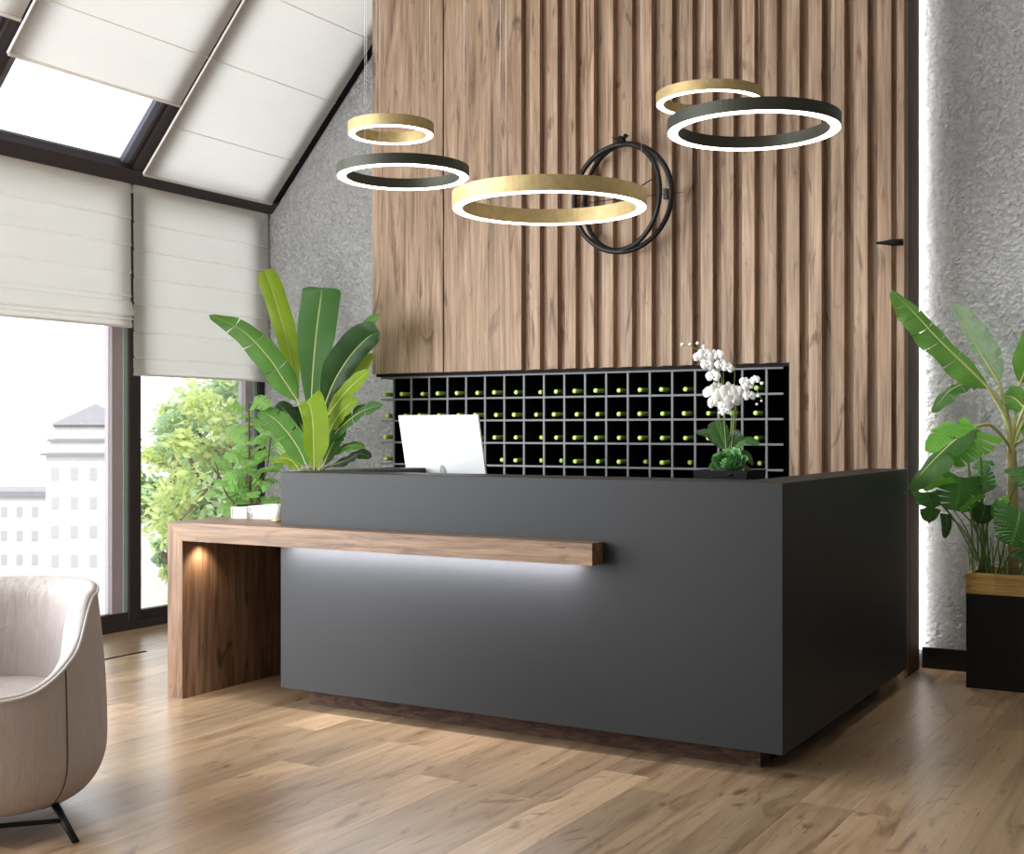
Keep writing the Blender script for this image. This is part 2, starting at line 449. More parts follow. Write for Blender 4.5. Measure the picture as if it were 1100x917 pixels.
def roller(label, Ya, Yb, q0, sag=.0):
    r = thing('skylight_blind', sp((Ya+Yb)/2, q0, .03), label, 'blind', 'skylight blinds')
    m = MB(); nq, ny = 40, 12
    vs = []; fs = []
    for i in range(nq+1):
        q = q0+(QTOP-.02-q0)*i/nq
        for j in range(ny+1):
            y = Ya+.012+(Yb-Ya-.024)*j/ny
            d = .004*sin(q*9+j*.3)*sin(pi*j/ny)+.006*sin(pi*j/ny)
            vs.append(sp(y, q, .018+d))
    for i in range(nq):
        for j in range(ny):
            a = i*(ny+1)+j; fs.append([a, a+1, a+ny+2, a+ny+1])
    m.add(vs, fs, 0, True); m.build('fabric', M['roller'], r)
    b = MB(); slab(b, Ya+.012, Yb-.012, q0-.012, q0+.006, .012, .024); b.build('hem_bar', M['roller'], r)
    for q in (.45, .95, 1.45, 1.95):
        if q > q0+.1:
            s = MB(); slab(s, Ya+.014, Yb-.014, q, q+.004, .020, .0275); s.build('seam', M['blind'], r)
    g = MB(); slab(g, Ya+.001, Ya+.008, q0-.0, QTOP-.02, .012, .027); g.build('guide_rail', M['rail'], r)
    return r
roller('cream skylight blind nearest the concrete wall, drawn down to the beam', 5.655, 6.885, .088)
roller('cream skylight blind above the open strip of sky, half drawn', 4.385, 5.65, .60)
roller('cream skylight blind cut off by the top left corner of the photo', 3.12, 4.38, .80)

def roman(label, Ya, Yb, zb, folds, stack):
    X = XW+.055
    r = thing('roman_blind', (X, (Ya+Yb)/2, zb), label, 'blind', 'roman blinds at the windows')
    prof = []
    ztop = 2.845
    z = ztop; prof.append((X, z))
    for fz in folds:
        prof += [(X+.003, fz+.012), (X+.010, fz+.001), (X-.001, fz-.006), (X, fz-.03)]
    if stack:
        prof += [(X+.01, zb+.16), (X+.026, zb+.10), (X+.034, zb+.085), (X+.03, zb+.078), (X+.006, zb+.070),
                 (X+.022, zb+.058), (X+.022, zb+.050), (X+.004, zb+.044), (X+.014, zb+.03), (X+.014, zb)]
    else:
        prof += [(X, zb+.045), (X+.004, zb+.04), (X+.002, zb)]
    vs = [(x, Ya, zz) for x, zz in prof]+[(x, Yb, zz) for x, zz in prof]; n = len(prof)
    m = MB().add(vs, [[i, i+1, n+i+1, n+i] for i in range(n-1)], 0, False)
    m.build('fabric', M['blind'], r)
    MB().box((X-.006, Ya+.004, zb-.002), (X+.004 if not stack else X+.012, Yb-.004, zb+.012), .002).build('hem_bar', M['blind'], r)
    MB().box((XW+.01, Ya+.02, 2.80), (XW+.05, Yb-.02, 2.848)).build('head_rail', M['rail'], r)
    return r
zf = lambda u, v, X=XW+.055: at_x(u, v, X).z
def at_x(u, v, X):
    a = (u-CX)/F_PX; b = -(v-Y0)/F_PX
    d = Vector((-sin(YAW)+a*cos(YAW), cos(YAW)+a*sin(YAW), b)); t = X/d.x
    return Vector((X, d.y*t, CAM_H+d.z*t))
yL = at_x(140.5, 300, XW+.055).y; yR = at_x(143.3, 300, XW+.055).y
roman('pale roman blind over the left window, bottom edge gathered in folds', 3.3, yL, zf(140, 352),
      [zf(140, 234.6), zf(140, 263.5), zf(140, 293), zf(140, 318.5)], True)
roman('pale roman blind beside the concrete wall, hanging flat and lower', yR, YW-.03, zf(145, 403),
      [zf(145, 239), zf(145, 268.4), zf(145, 298), zf(145, 326.4), zf(145, 355.8), zf(145, 384)], False)

# floor slot
p1 = Vector((-5.30, 4.9, 0)); 
MB().box((-5.505, 4.2, 0), (-5.49, 5.18, .004)).build('floor_vent', M['black'], label='thin dark slot vent in the floor by the window', cat='vent')

# ------------------------------------------------------------------ slatted wall panel
pan = thing('slatted_wall_panel', ((PX0+PX1)/2, (PY0+YW)/2, 0), 'tall walnut slatted wall panel behind the reception desk with rack niche', 'wall panel')
NZ, NX1 = 1.645, -2.12      # niche top / right edge
def vboard(mb, x0, x1, ya, yb, z0, z1, bev=.002): mb.box((x0, ya, z0), (x1, yb, z1), bev)
for x0, x1 in ((PX0, -4.352), (-4.342, -3.782)):
    m = MB()
    if x0 == PX0: cuts = [x0, -4.555, x1]
    else: cuts = [x0, -4.02, x1]
    for a, b in zip(cuts, cuts[1:]): vboard(m, a, b, PY0, PY0+.07, NZ, ZC, .0008)
    m.build('flat_board', M['slat'], pan)
edges = [-3.780, -3.654, -3.534, -3.412, -3.292, -3.169, -3.047, -2.925, -2.800, -2.677, -2.556, -2.434, -2.314, -2.189, -2.065, -1.943, -1.823, -1.702, -1.580, -1.515]
gm = MB(); sm = MB()
for i, (a, b) in enumerate(zip(edges, edges[1:])):
    z0 = NZ if b < -2.10 else 0
    last = i == len(edges)-2
    w = .052 if not last else .03
    xl = b-(.071 if not last else .038)
    if a < NX1 < b: sm.extr([(NX1, PY0, 0), (b, PY0, 0), (b, PY0, ZC), (xl, PY0, ZC), (xl, PY0, NZ), (NX1, PY0, NZ)], (0, .06, 0))
    else: vboard(sm, xl, b, PY0, PY0+.060, z0, ZC, .003)
    if a < NX1 < b: vboard(gm, a, b, PY0+.042, PY0+.085, NZ, ZC, 0)
    vboard(gm, NX1 if a < NX1 < b else a, b, PY0+.042, PY0+.085, z0, ZC if not a < NX1 < b else NZ, 0)
sm.build('slat_field', M['slat'], pan); 
gm.build('slat_backing', wood('walnut_groove_shaded', 2, (.15, .085, .05), (.29, .185, .12), (.42, .29, .20), .6), pan)  # darker copy of the slat wood: groove shade put into the colour
m = MB()
vboard(m, PX0+.002, PX1-.002, PY0+.085, YW-.05, NZ, ZC, 0)
vboard(m, NX1, PX1-.002, PY0+.085, YW-.05, 0, NZ, 0)
m.build('panel_carcass', M['endpanel'], pan)
# under-side strip of the panel over the niche (dark)
MB().box((PX0+.01, PY0+.03, NZ-.018), (NX1, YW-.06, NZ-.001)).build('niche_head', M['black'], pan)
# led strip hidden behind the right edge of the panel
MB().box((PX1-.05, YW-.045, .03), (PX1-.035, YW-.03, ZC-.05)).build('led_strip', M['white'], pan)
def area(name, loc, size, power, color, rot, shape='RECTANGLE'):
    l = bpy.data.lights.new(name, 'AREA'); l.shape = shape; l.size, l.size_y = size; l.energy = power; l.color = color
    o = bpy.data.objects.new(name, l); col.objects.link(o); o.location = loc; o.rotation_euler = rot; return o
area('led_light', (PX1-.02, YW-.012, 2.3), (.016, 4.4), 12, (1, .98, .96), (0, -pi/2, 0)).rotation_euler = (pi/2, 0, -pi/2-.0)
# ------------------------------------------------------------------ wine rack
RY0, RY1 = 6.615, 6.93
rx0, pitch = -4.772, .1392
divs = [rx0+i*pitch for i in range(19)]
shz = [1.620, 1.479, 1.341, 1.202, 1.062]
rack = thing('wine_rack', ((-4.86-2.17)/2, (RY0+RY1)/2, 0), 'grey grid wine rack filled with bottles set into the wooden wall', 'wine rack')
MB().box((-4.86, RY1-.01, .0), (NX1-.004, RY1, 1.623)).build('back_board', M['black'], rack)
for z in shz: MB().box((-4.872, RY0, z-.006), (-2.172, RY0+.012, z+.006), .001).box((-4.872, RY0+.012, z-.0058), (-2.172, RY1-.012, z+.0058), 0, 1).build('shelf', [M['rack'], M['black']], rack)  # black behind the grey front edge: shade inside the cells painted as colour
for z in (.922, .70, .35, .01): MB().box((-4.872, RY0, z-.006), (-2.172, RY1-.012, z+.006), .001).build('shelf', M['rack'], rack)
for x in divs:
    MB().box((x-.0062, RY0-.0005, .004), (x+.0062, RY0+.012, 1.614), .001).box((x-.006, RY0+.012, .004), (x+.006, RY1-.012, 1.614), 0, 1).build('divider', [M['rack'], M['black']], rack)  # grey nosing, black body: the cells' shade is put into the colour
pat = {0: 'FFRFFRFRDRFFRFFRFFR', 1: 'RRFFRFRFRFRRRFRFRFF', 2: 'F____RFRDRFFRFFRFFR', 3: 'F____DDRDDFRRDFD__D'}
ordn = ['first', 'second', 'third', 'fourth', 'fifth', 'sixth', 'seventh', 'eighth', 'ninth', 'tenth', 'eleventh', 'twelfth', 'thirteenth', 'fourteenth', 'fifteenth', 'sixteenth', 'seventeenth', 'eighteenth', 'nineteenth']
rown = ['top', 'second', 'third', 'fourth']
proto = None
for r_ in range(4):
    for c_, ch in enumerate(pat[r_]):
        if ch == '_': continue
        x = (rx0+(c_-.5)*pitch if c_ else rx0-.064)+{'F': .018, 'R': .008, 'D': 0}[ch]
        z = shz[r_+1]+.0065
        tip = {'F': RY0-.032, 'R': RY0+.008, 'D': RY0+.085}[ch]+R.uniform(-.008, .008)
        if proto is None:
            proto = thing('wine_bottle', (x, tip, z), 'x', 'bottle', 'wine bottles in the rack')
            rb = .027
            b = MB().lathe((x, tip, z+rb), [(.0132, .10), (.0137, .106), (.018, .125), (.024, .155), (rb, .175), (rb, .203), (rb-.006, .206)], 16, 'Y')
            b.build('glass', M['bottle'], proto)
            cp = MB().lathe((x, tip, z+rb), [(.002, .0), (.0120, .0), (.0135, .003), (.0135, .018), (.0127, .020), (.0130, .09), (.0138, .105)], 16, 'Y')
            cp.build('capsule', M['lime'], proto, label='lime green neck capsule')
            o = proto
        else: o = copy_tree(proto)
        o.location = (x, tip, z)
        if ch == 'D': tilt = 0
        o['label'] = 'lime-necked wine bottle in the %s row of the rack, %s column from left' % (rown[r_], ordn[c_])
# bottle pushed far back must stay inside: shorten by scaling is not needed (bodies end before the back board)

# ------------------------------------------------------------------ reception desk
DX0, DX1, DY0, DY1, ZB, ZT = -3.851, -1.462, 4.450, 6.40, .09, 1.087
desk = thing('reception_desk', ((DX0+DX1)/2, 5.2, 0), 'large charcoal reception desk with flat fronts on a recessed wooden plinth', 'desk')
b_ = MB().extr([(DX0, DY0, ZB), (DX1, DY0, ZB), (DX1, DY1, ZB), (DX1-.20, DY1, ZB), (DX1-.20, DY0+.27, ZB), (DX0+.20, DY0+.27, ZB), (DX0+.20, 5.95, ZB), (DX0, 5.95, ZB)], (0, 0, ZT-ZB)).build('body', M['desk'], desk)
bv = b_.modifiers.new('bevel', 'BEVEL'); bv.width = .003; bv.segments = 2; bv.limit_method = 'ANGLE'
MB().box((DX0+.20, DY0+.27, .74), (DX1-.20, 5.40, .78), .003).build('worktop', M['desk'], desk)
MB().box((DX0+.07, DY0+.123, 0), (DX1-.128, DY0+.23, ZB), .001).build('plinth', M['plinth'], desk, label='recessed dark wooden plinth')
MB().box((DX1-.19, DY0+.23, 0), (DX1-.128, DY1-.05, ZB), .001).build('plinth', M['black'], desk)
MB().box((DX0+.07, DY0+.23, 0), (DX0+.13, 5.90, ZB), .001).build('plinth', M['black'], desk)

# waterfall shelf
sh = thing('waterfall_shelf', (-3.9, 4.9, 0), 'walnut waterfall shelf wrapping the left end of the reception desk', 'shelf')
SX0, SX1, SY0, SZ0, SZ1 = -4.475, -2.194, 4.355, .753, .840
SYB = 5.75
m = MB()
m.extr([(SX0, SY0, SZ1), (SX1, SY0, SZ1), (SX1, SY0, SZ0), (SX0+.0965, SY0, SZ0)], (0, DY0-.001-SY0, 0))
m.build('front_board', M['shelf'], sh)
MB().extr([(SX0, DY0-.001, SZ1), (DX0-.002, DY0-.001, SZ1), (DX0-.002, DY0-.001, SZ0), (SX0+.0965, DY0-.001, SZ0)], (0, SYB-DY0+.001, 0)).build('top_board', M['shelf'], sh)
MB().extr([(SX0, SY0, 0), (SX0, SY0, SZ1), (SX0+.0965, SY0, SZ0), (SX0+.0965, SY0, 0)], (0, SYB-SY0, 0)).build('leg_board', M['leg'], sh)
MB().box((DX0+.06, SY0+.03, SZ0-.0012), (SX1-.10, SY0+.06, SZ0-.0003)).build('led_strip', emit('led_cool', (.95, .95, 1), 6), sh)
MB().lathe((SX0+.165, SY0+.11, SZ0-.012), [(.022, 0), (.026, .002), (.026, .0115)], 16).build('spot_light', M['rail'], sh)
sl = bpy.data.lights.new('shelf_spot', 'SPOT'); sl.energy = 4; sl.color = (1, .82, .62); sl.spot_size = radians(105); sl.spot_blend = .8; sl.shadow_soft_size = .02
so = bpy.data.objects.new('shelf_spot', sl); col.objects.link(so); so.location = (SX0+.165, SY0+.11, SZ0-.03); so.rotation_euler = (0, radians(28), 0)

o_ = area('shelf_led', ((DX0+SX1)/2-.03, SY0+.045, SZ0-.012), (1.50, .02), 14, (.95, .95, 1), (0, 0, 0))
o_.rotation_euler = Vector((0, .30, -.95)).to_track_quat('-Z', 'Y').to_euler()
# ------------------------------------------------------------------ things on the shelf
def book(loc, rz, sx, sy, h, label, cov):
    b = thing('book', loc, label, 'book', 'books on the waterfall shelf'); b.rotation_euler = (0, 0, rz)
    L = Vector(loc)
    pg = MB().box(L+Vector((-sx/2+.004, -sy/2+.005, .003)), L+Vector((sx/2-.005, sy/2-.005, h-.003))); pg.build('pages', M['paper'], b)
    c = MB()
    c.box(L+Vector((-sx/2, -sy/2, 0)), L+Vector((sx/2, sy/2, .003))); c.box(L+Vector((-sx/2, -sy/2, h-.003)), L+Vector((sx/2, sy/2, h)))
    c.box(L+Vector((-sx/2, -sy/2, .003)), L+Vector((-sx/2+.004, sy/2, h-.003)))
    c.build('cover', cov, b); return b
bz = SZ1+.0005
book((-4.215, 4.82, bz), radians(14), .145, .22, .030, 'beige book at the bottom of the pile on the walnut shelf', M['cover2'])
book((-4.22, 4.815, bz+.0305), radians(9), .14, .21, .034, 'white book on top of the pile on the walnut shelf', M['cover'])
book((-4.362, 4.80, bz), radians(10), .09, .19, .055, 'thick white book left of the pile on the walnut shelf', M['cover'])
pn = thing('pen', (-4.36, 4.79, bz+.0555), 'slim black pen lying on the thick white book', 'pen')
MB().tube([(-4.38, 4.73, bz+.0605), (-4.33, 4.86, bz+.0605)], [.0045, .0045], 8).build('barrel', M['black'], pn)
MB().tube([(-4.33, 4.86, bz+.0605), (-4.326, 4.87, bz+.0605)], [.0045, .001], 8).build('nib', M['blackmetal'], pn)
cd = thing('candle', (-4.02, 4.625, bz), 'small white candle with gold base beside the desk end', 'candle')
MB().lathe((-4.02, 4.625, bz), [(.028, 0), (.030, .002), (.030, .016)], 20).build('base', M['gold'], cd)
MB().lathe((-4.02, 4.625, bz), [(.029, .016), (.029, .080), (.027, .083), (.005, .081)], 20).build('wax', M['wax'], cd)
MB().tube([(-4.02, 4.625, bz+.08), (-4.018, 4.625, bz+.094)], .0018, 6).build('wick', M['black'], cd)

# ------------------------------------------------------------------ computer monitor
mx, my = -3.54, 5.22
mon = thing('computer_monitor', (mx, my+.05, .78), 'white all-in-one computer seen from behind on the desk', 'computer')
tl = radians(14); W2 = .242; Hm = .385
up = Vector((0, -sin(tl), cos(tl))); bk = Vector((0, cos(tl), sin(tl)))
C0 = Vector((mx, my+.045, 1.355))-up*(Hm)-Vector((0, -.02, 0))
def monbox(a, b, d0, d1, bulge=0):
    m = MB(); n = 10; vs = []; fs = []
    for i in range(n+1):
        for j in range(n+1):
            x = -W2+2*W2*i/n; h = a+(b-a)*j/n
            k = (1-(x/W2)**2)*(1-((h-(a+b)/2)/((b-a)/2))**2)
            vs.append(C0+Vector((x, 0, 0))+up*h+bk*(d0-bulge*k))
    for i in range(n):
        for j in range(n): q = i*(n+1)+j; fs.append([q, q+1, q+n+2, q+n+1])
    m.add(vs, fs, 0, True)
    o = [C0+Vector((x, 0, 0))+up*h+bk*d1 for x, h in ((-W2, a), (W2, a), (W2, b), (-W2, b))]
    o2 = [C0+Vector((x, 0, 0))+up*h+bk*d0 for x, h in ((-W2, a), (W2, a), (W2, b), (-W2, b))]
    m.add(o+o2, [[0, 1, 2, 3], [0, 1, 5, 4], [1, 2, 6, 5], [2, 3, 7, 6], [3, 0, 4, 7]]); return m
monbox(0, Hm, 0, .012, .022).build('back_shell', M['white'], mon)
m = MB(); o = [C0+Vector((x, 0, 0))+up*h+bk*.0125 for x, h in ((-W2+.01, .06), (W2-.01, .06), (W2-.01, Hm-.01), (-W2+.01, Hm-.01))]
m.add(o, [[0, 1, 2, 3]]); m.build('screen', M['screen'], mon)
m = MB(); cx0 = mx+.0
nk = C0+up*.05+bk*-.02
m.extr([(cx0-.05, nk.y-.0, nk.z+.01), (cx0+.05, nk.y, nk.z+.01), (cx0+.05, nk.y-.05, nk.z-.05), (cx0+.06, nk.y-.06, .79), (cx0-.06, nk.y-.06, .79), (cx0-.05, nk.y-.05, nk.z-.05)], (0, .012, 0))
m.build('stand_neck', M['white'], mon)
MB().box((cx0-.08, nk.y-.07, .7805), (cx0+.08, nk.y+.11, .790), .003).build('stand_base', M['white'], mon)
dm = MB(); pts = []
for i in range(13):
    a = pi*i/12; pts.append(C0+Vector((.016*cos(a), 0, 0))+up*(.085+.045*sin(a))+bk*-.024)
pts.append(C0+Vector((-.016, 0, 0))+up*.03+bk*-.024); pts.append(C0+Vector((.016, 0, 0))+up*.03+bk*-.024)
dm.extr(pts, bk*.012); dm.build('cable_slot', plain('slot_grey', (.42, .42, .43), .5), mon)

# ------------------------------------------------------------------ foliage helper
def spline(pts, n):
    pts = [Vector(p) for p in pts]
    if len(pts) == 2: return [pts[0].lerp(pts[1], i/n) for i in range(n+1)]
    P = [pts[0]*2-pts[1]]+pts+[pts[-1]*2-pts[-2]]
    out = []; segs = len(pts)-1
    for i in range(n+1):
        t = i/n*segs; k = min(int(t), segs-1); f = t-k
        a, b, c, d = P[k:k+4]
        out.append(.5*((2*b)+(c-a)*f+(2*a-5*b+4*c-d)*f*f+(3*b-a-3*c+d)*f**3))
    return out
def blade(mb, path, width, hint, fold=.3, tears=(), gap=.1, gap0=0.0, slant=.2, slant0=None, ripple=.08, droop=.25, tip=.6, basef=.2,
          left=1.0, right=1.0, n=28, m=6, rnd=R, mi=0):
    hint = Vector(hint); fr = spline(path, n)
    L = sum((fr[i+1]-fr[i]).length for i in range(n))
    def frame(t):
        x = t*n; i = min(int(x), n-1); f = x-i
        p = fr[i].lerp(fr[i+1], f); T = (fr[min(i+2, n)]-fr[max(i-1, 0)]).normalized()
        N = (hint-T*hint.dot(T)).normalized(); return p, T, N, T.cross(N)
    def w(t):
        a = min(1, (t/basef))**.7 if basef > 0 else 1
        b = 1 if t < tip else max(0, 1-((t-tip)/(1-tip))**2)**.6
        return width*a*b
    for s, k in ((1, right), (-1, left)):
        br = [0]+sorted(rnd.uniform(.1, .95) if x is None else x for x in tears)+[1]
        ph = rnd.uniform(0, 6)
        for t0, t1 in zip(br, br[1:]):
            if t1-t0 < .01: continue
            ns = max(2, int((t1-t0)*n)+1); tm = (t0+t1)/2; vs = []; fs = []; uv = []
            wob = rnd.uniform(-.12, .12)
            for i in range(ns+1):
                t = t0+(t1-t0)*i/ns
                p, T, N, S = frame(t); ww = w(t)*k
                sl_ = slant if slant0 is None else slant0+(slant-slant0)*t
                for j in range(m+1):
                    a = j/m
                    g = max(0, (a-gap0)/(1-gap0)) if gap0 < 1 else 0
                    q = p+S*(s*a*ww*cos(fold))+N*(a*ww*sin(fold))-N*(a*a*ww*(droop+wob*(len(br) > 2)))+T*(sl_*a*a*ww)
                    q += T*((tm-t)*L*gap*g)*(1 if len(br) > 2 else 0)
                    q += N*(ripple*ww*a*a*sin(t*26+ph+s))
                    vs.append(q); uv.append((.5+.5*s*a, t))
            for i in range(ns):
                for j in range(m): q = i*(m+1)+j; fs.append([q, q+1, q+m+2, q+m+1])
            mb.add(vs, fs, mi, True, uv)
    return fr
CAMV = Vector((.50, -.86, .15))
def leafpart(root, pts, width, mat, hint=CAMV, stalk=None, rr=.006, ribmat=None, name='leaf', **kw):
    """pts = blade mid-rib base->tip; stalk = points from the plant to blade base"""
    m = MB(); fr = blade(m, pts, width, hint, **kw)
    o = m.build(name, mat, root, normals=False)
    t = MB()
    pth = list(fr); n0 = 0
    if stalk: sp_ = spline(list(stalk)+[pts[0]], 10)[:-1]; n0 = len(sp_); pth = sp_+pth
    rs = [rr]*n0+[rr*(1-.8*i/(len(fr)-1)) for i in range(len(fr))]
    h = Vector(hint).normalized()
    t.tube([p-h*rr*.3 for p in pth], rs, 6)
    t2 = t.build('midrib', ribmat or M['stalk'], o)
    return o

# ------------------------------------------------------------------ left banana plant (behind desk)
bx, by = at(340, 560, 6.15).x, 6.15
ban = thing('banana_plant', (bx, by, 0), 'bushy banana plant behind the left end of the desk', 'plant')
MB().lathe((bx, by, 0), [(.13, 0), (.15, .01), (.18, .38), (.185, .40), (.17, .40), (.165, .36)], 24).build('pot', M['pot'], ban)
MB().lathe((bx, by, 0), [(.166, .352), (.10, .37), (.01, .375)], 20).build('soil', M['soil'], ban)
MB().tube([(bx, by, .36), (bx+.01, by, .7), (bx, by-.01, 1.0)], [.055, .045, .035], 12).build('stem', M['trunk'], ban)
def A(*l): return [at(u, v, by+d) for u, v, d in l]
crown = Vector((bx, by, .98))
tz = [.2, .33, .47, .6, .72, .84]
def L(pts, w, mat, **kw):
    kw.setdefault('tears', ()); P = A(*pts)
    base = crown+(P[0]-crown)*.05
    return leafpart(ban, P, w, mat, stalk=[base, crown.lerp(P[0], .55)+Vector((0, 0, .02))], **kw)
L([(321, 432, .0), (305, 408, -.05), (287, 382, -.1), (259, 354, -.14), (224, 338, -.16)], .088, M['leaf_mid'], hint=(.15, -.75, .75), fold=.15, tears=(.36, .62, .8), gap=.05, ripple=.1, tip=.45, slant=.25)
L([(320, 430, .1), (311, 378, .14), (299, 332, .16), (289, 303, .16), (284, 290, .15)], .082, M['leaf_lime'], hint=(.75, -.6, .2), fold=.3, ripple=.06, tip=.72, left=.9, basef=.35)
L([(334, 446, -.05), (336, 402, -.08), (340, 356, -.10), (344, 325, -.10), (346, 309, -.08)], .122, M['leaf_deep'], fold=.18, ripple=.04, tip=.86, droop=.15, basef=.45)
L([(347, 440, .0), (360, 408, -.03), (378, 380, -.05), (396, 362, -.06), (408, 357, -.05)], .115, M['leaf_dark'], hint=(.45, -.75, -.35), fold=.2, tip=.55, ripple=.08, basef=.3, left=1.0, right=.65)
L([(350, 432, .08), (362, 396, .1), (378, 366, .1), (395, 347, .06), (408, 339, .0)], .07, M['leaf_mid'], hint=(-.3, -.85, .4), fold=.1, tip=.5)
L([(352, 446, .02), (364, 430, .0), (380, 412, -.03), (397, 398, -.04)], .055, M['leaf_lime'], hint=(.3, -.8, .3), tip=.6, fold=.25)
L([(356, 430, .1), (372, 412, .1), (388, 395, .1), (401, 380, .08)], .05, M['leaf_lime'], hint=(.3, -.8, .3), tip=.6, fold=.3)
L([(338, 503, -.15), (337, 480, -.18), (336, 452, -.2), (333, 437, -.2), (330, 430, -.19)], .105, M['leaf_lime'], fold=.35, ripple=.07, tip=.88, droop=.1, basef=.25, left=.6)
L([(331, 503, -.1), (321, 482, -.12), (307, 462, -.14), (291, 447, -.15), (276, 442, -.14)], .078, M['leaf_mid'], hint=(.1, -.75, .6), fold=.2, tip=.5, tears=(.45, .7), ripple=.1)
L([(318, 456, .05), (309, 444, .05), (298, 433, .05)], .06, M['leaf_dark'], fold=.3, tip=.55)
L([(351, 470, -.02), (361, 450, -.05), (372, 437, -.06), (384, 429, -.05)], .06, M['leaf_lime'], hint=(.3, -.75, .5), fold=.3, tip=.55, ripple=.1)
L([(350, 478, -.05), (368, 457, -.05), (390, 441, -.04), (412, 435, -.03)], .06, M['leaf_deep'], hint=(.2, -.7, .6), fold=.25, tip=.5, tears=(.5, .7))
L([(350, 490, -.02), (366, 482, -.02), (380, 478, .0), (391, 481, .0)], .05, M['leaf_mid'], hint=(.2, -.5, .8), fold=.15, tip=.5)
L([(347, 500, -.05), (356, 480, -.06), (364, 466, -.05), (372, 462, -.04)], .055, M['leaf_deep'], hint=(.2, -.8, .4), fold=.2, tip=.6)
L([(322, 505, -.12), (314, 495, -.14), (302, 492, -.15), (288, 497, -.14)], .05, M['leaf_lime'], hint=(.1, -.6, .75), fold=.25, tip=.5)
L([(356, 500, .1), (372, 494, .12), (386, 487, .13), (398, 492, .12)], .06, M['leaf_dark'], hint=(.2, -.5, .8), fold=.2, tip=.5)
L([(330, 470, .1), (322, 452, .12), (320, 436, .12)], .07, M['leaf_dark'], tip=.6)
L([(345, 480, .12), (352, 455, .14), (356, 432, .14)], .08, M['leaf_dark'], tip=.6)

# ------------------------------------------------------------------ fig plant by the window
fy = 5.98
fx = at(268, 560, fy).x
fig = thing('potted_fig', (fx, fy, 0), 'leafy lobed fig plant in front of the right window', 'plant')
MB().lathe((fx, fy, 0), [(.14, 0), (.17, .01), (.20, .50), (.205, .52), (.19, .52), (.185, .48)], 24).build('pot', M['pot'], fig)
MB().lathe((fx, fy, 0), [(.186, .475), (.1, .49), (.01, .495)], 20).build('soil', M['soil'], fig)
stems = [[(fx, fy, .47), at(269, 545, fy), at(268, 500, fy), at(267, 432, fy)],
         [(fx-.03, fy-.03, .47), at(254, 548, fy-.05), at(242, 528, fy-.06), at(231, 496, fy-.06)],
         [(fx+.03, fy, .47), at(276, 535, fy+.03), at(286, 505, fy+.04), at(291, 470, fy+.05)],
         [(fx-.02, fy+.04, .47), at(258, 548, fy+.06), at(252, 520, fy+.08), at(248, 480, fy+.08)]]
srad = [.010, .006, .007, .005]
for s_, r0 in zip(stems, srad):
    q = spline(s_, 12); MB().tube(q, [r0*(1.3-.7*i/12) for i in range(13)], 7).build('branch', M['bark'], fig)
def figleaf(p, d, size, hint):
    m = MB(); d = d.normalized()
    base = p+d*size*.25
    blade(m, [base, base+d*size*.5+Vector((0, 0, .012)), base+d*size+Vector((0, 0, -.02))], size*.55, hint, fold=.12, tears=(.3, .55, .78), gap=.22, gap0=.3, slant=.45, slant0=-.35,
          ripple=.06, tip=.35, basef=.08, n=12, m=4)
    o = m.build('leaf', M['fig'], fig, normals=False)
    MB().tube([p, base, base+d*size*.5+Vector((0, 0, .011))], [.0025, .0022, .001], 5).build('leaf_stalk', M['greenstem'], o)
RF = random.Random(3)
for k, cnt in ((0, 22), (1, 6), (2, 13), (3, 12)):
    q = spline(stems[k], 24)
    for i in range(cnt):
        t = 6+int(18*i/max(1, cnt-1)) if cnt > 1 else 20
        if k == 1: t = 8+int(14*i/5)
        p = q[min(24, t)]; a = RF.uniform(0, 2*pi)
        d = Vector((cos(a), sin(a)*.7, RF.uniform(-.15, .55)))
        figleaf(p, d, RF.uniform(.085, .14), Vector((.3, -.6, .8))+Vector((RF.uniform(-.4, .4), RF.uniform(-.4, .4), RF.uniform(-.2, .4))))

# ------------------------------------------------------------------ right planter and its plants
PXL, PYF, PZT = -1.205, 6.523, .57
pl = thing('planter_box', (PXL+.45, PYF+.19, 0), 'tall black rectangular planter with a honey wood rim', 'planter')
m = MB(); t_ = .02; PXR, PYB = PXL+.92, YW-.04
for lo, hi in (((PXL, PYF, 0), (PXR, PYF+t_, .468)), ((PXL, PYB-t_, 0), (PXR, PYB, .468)), ((PXL, PYF+t_, 0), (PXL+t_, PYB-t_, .468)), ((PXR-t_, PYF+t_, 0), (PXR, PYB-t_, .468))):
    m.box(lo, hi)
m.box((PXL+t_, PYF+t_, .02), (PXR-t_, PYB-t_, .05))
m.build('box', M['planter'], pl)
m = MB()
for lo, hi in (((PXL+.022, PYF-.002, .468), (PXR, PYF+t_, PZT)), ((PXL+.022, PYB-t_, .468), (PXR, PYB, PZT)), ((PXL-.002, PYF-.002, .468), (PXL+.022, PYB, PZT)), ((PXR-t_, PYF+t_, .468), (PXR, PYB-t_, PZT))):
    m.box(lo, hi, .0015)
m.build('rim', M['oakrim'], pl, label='honey coloured wooden rim')
MB().box((PXL+t_, PYF+t_, .05), (PXR-t_, PYB-t_, .52)).build('soil', M['soil'], pl)

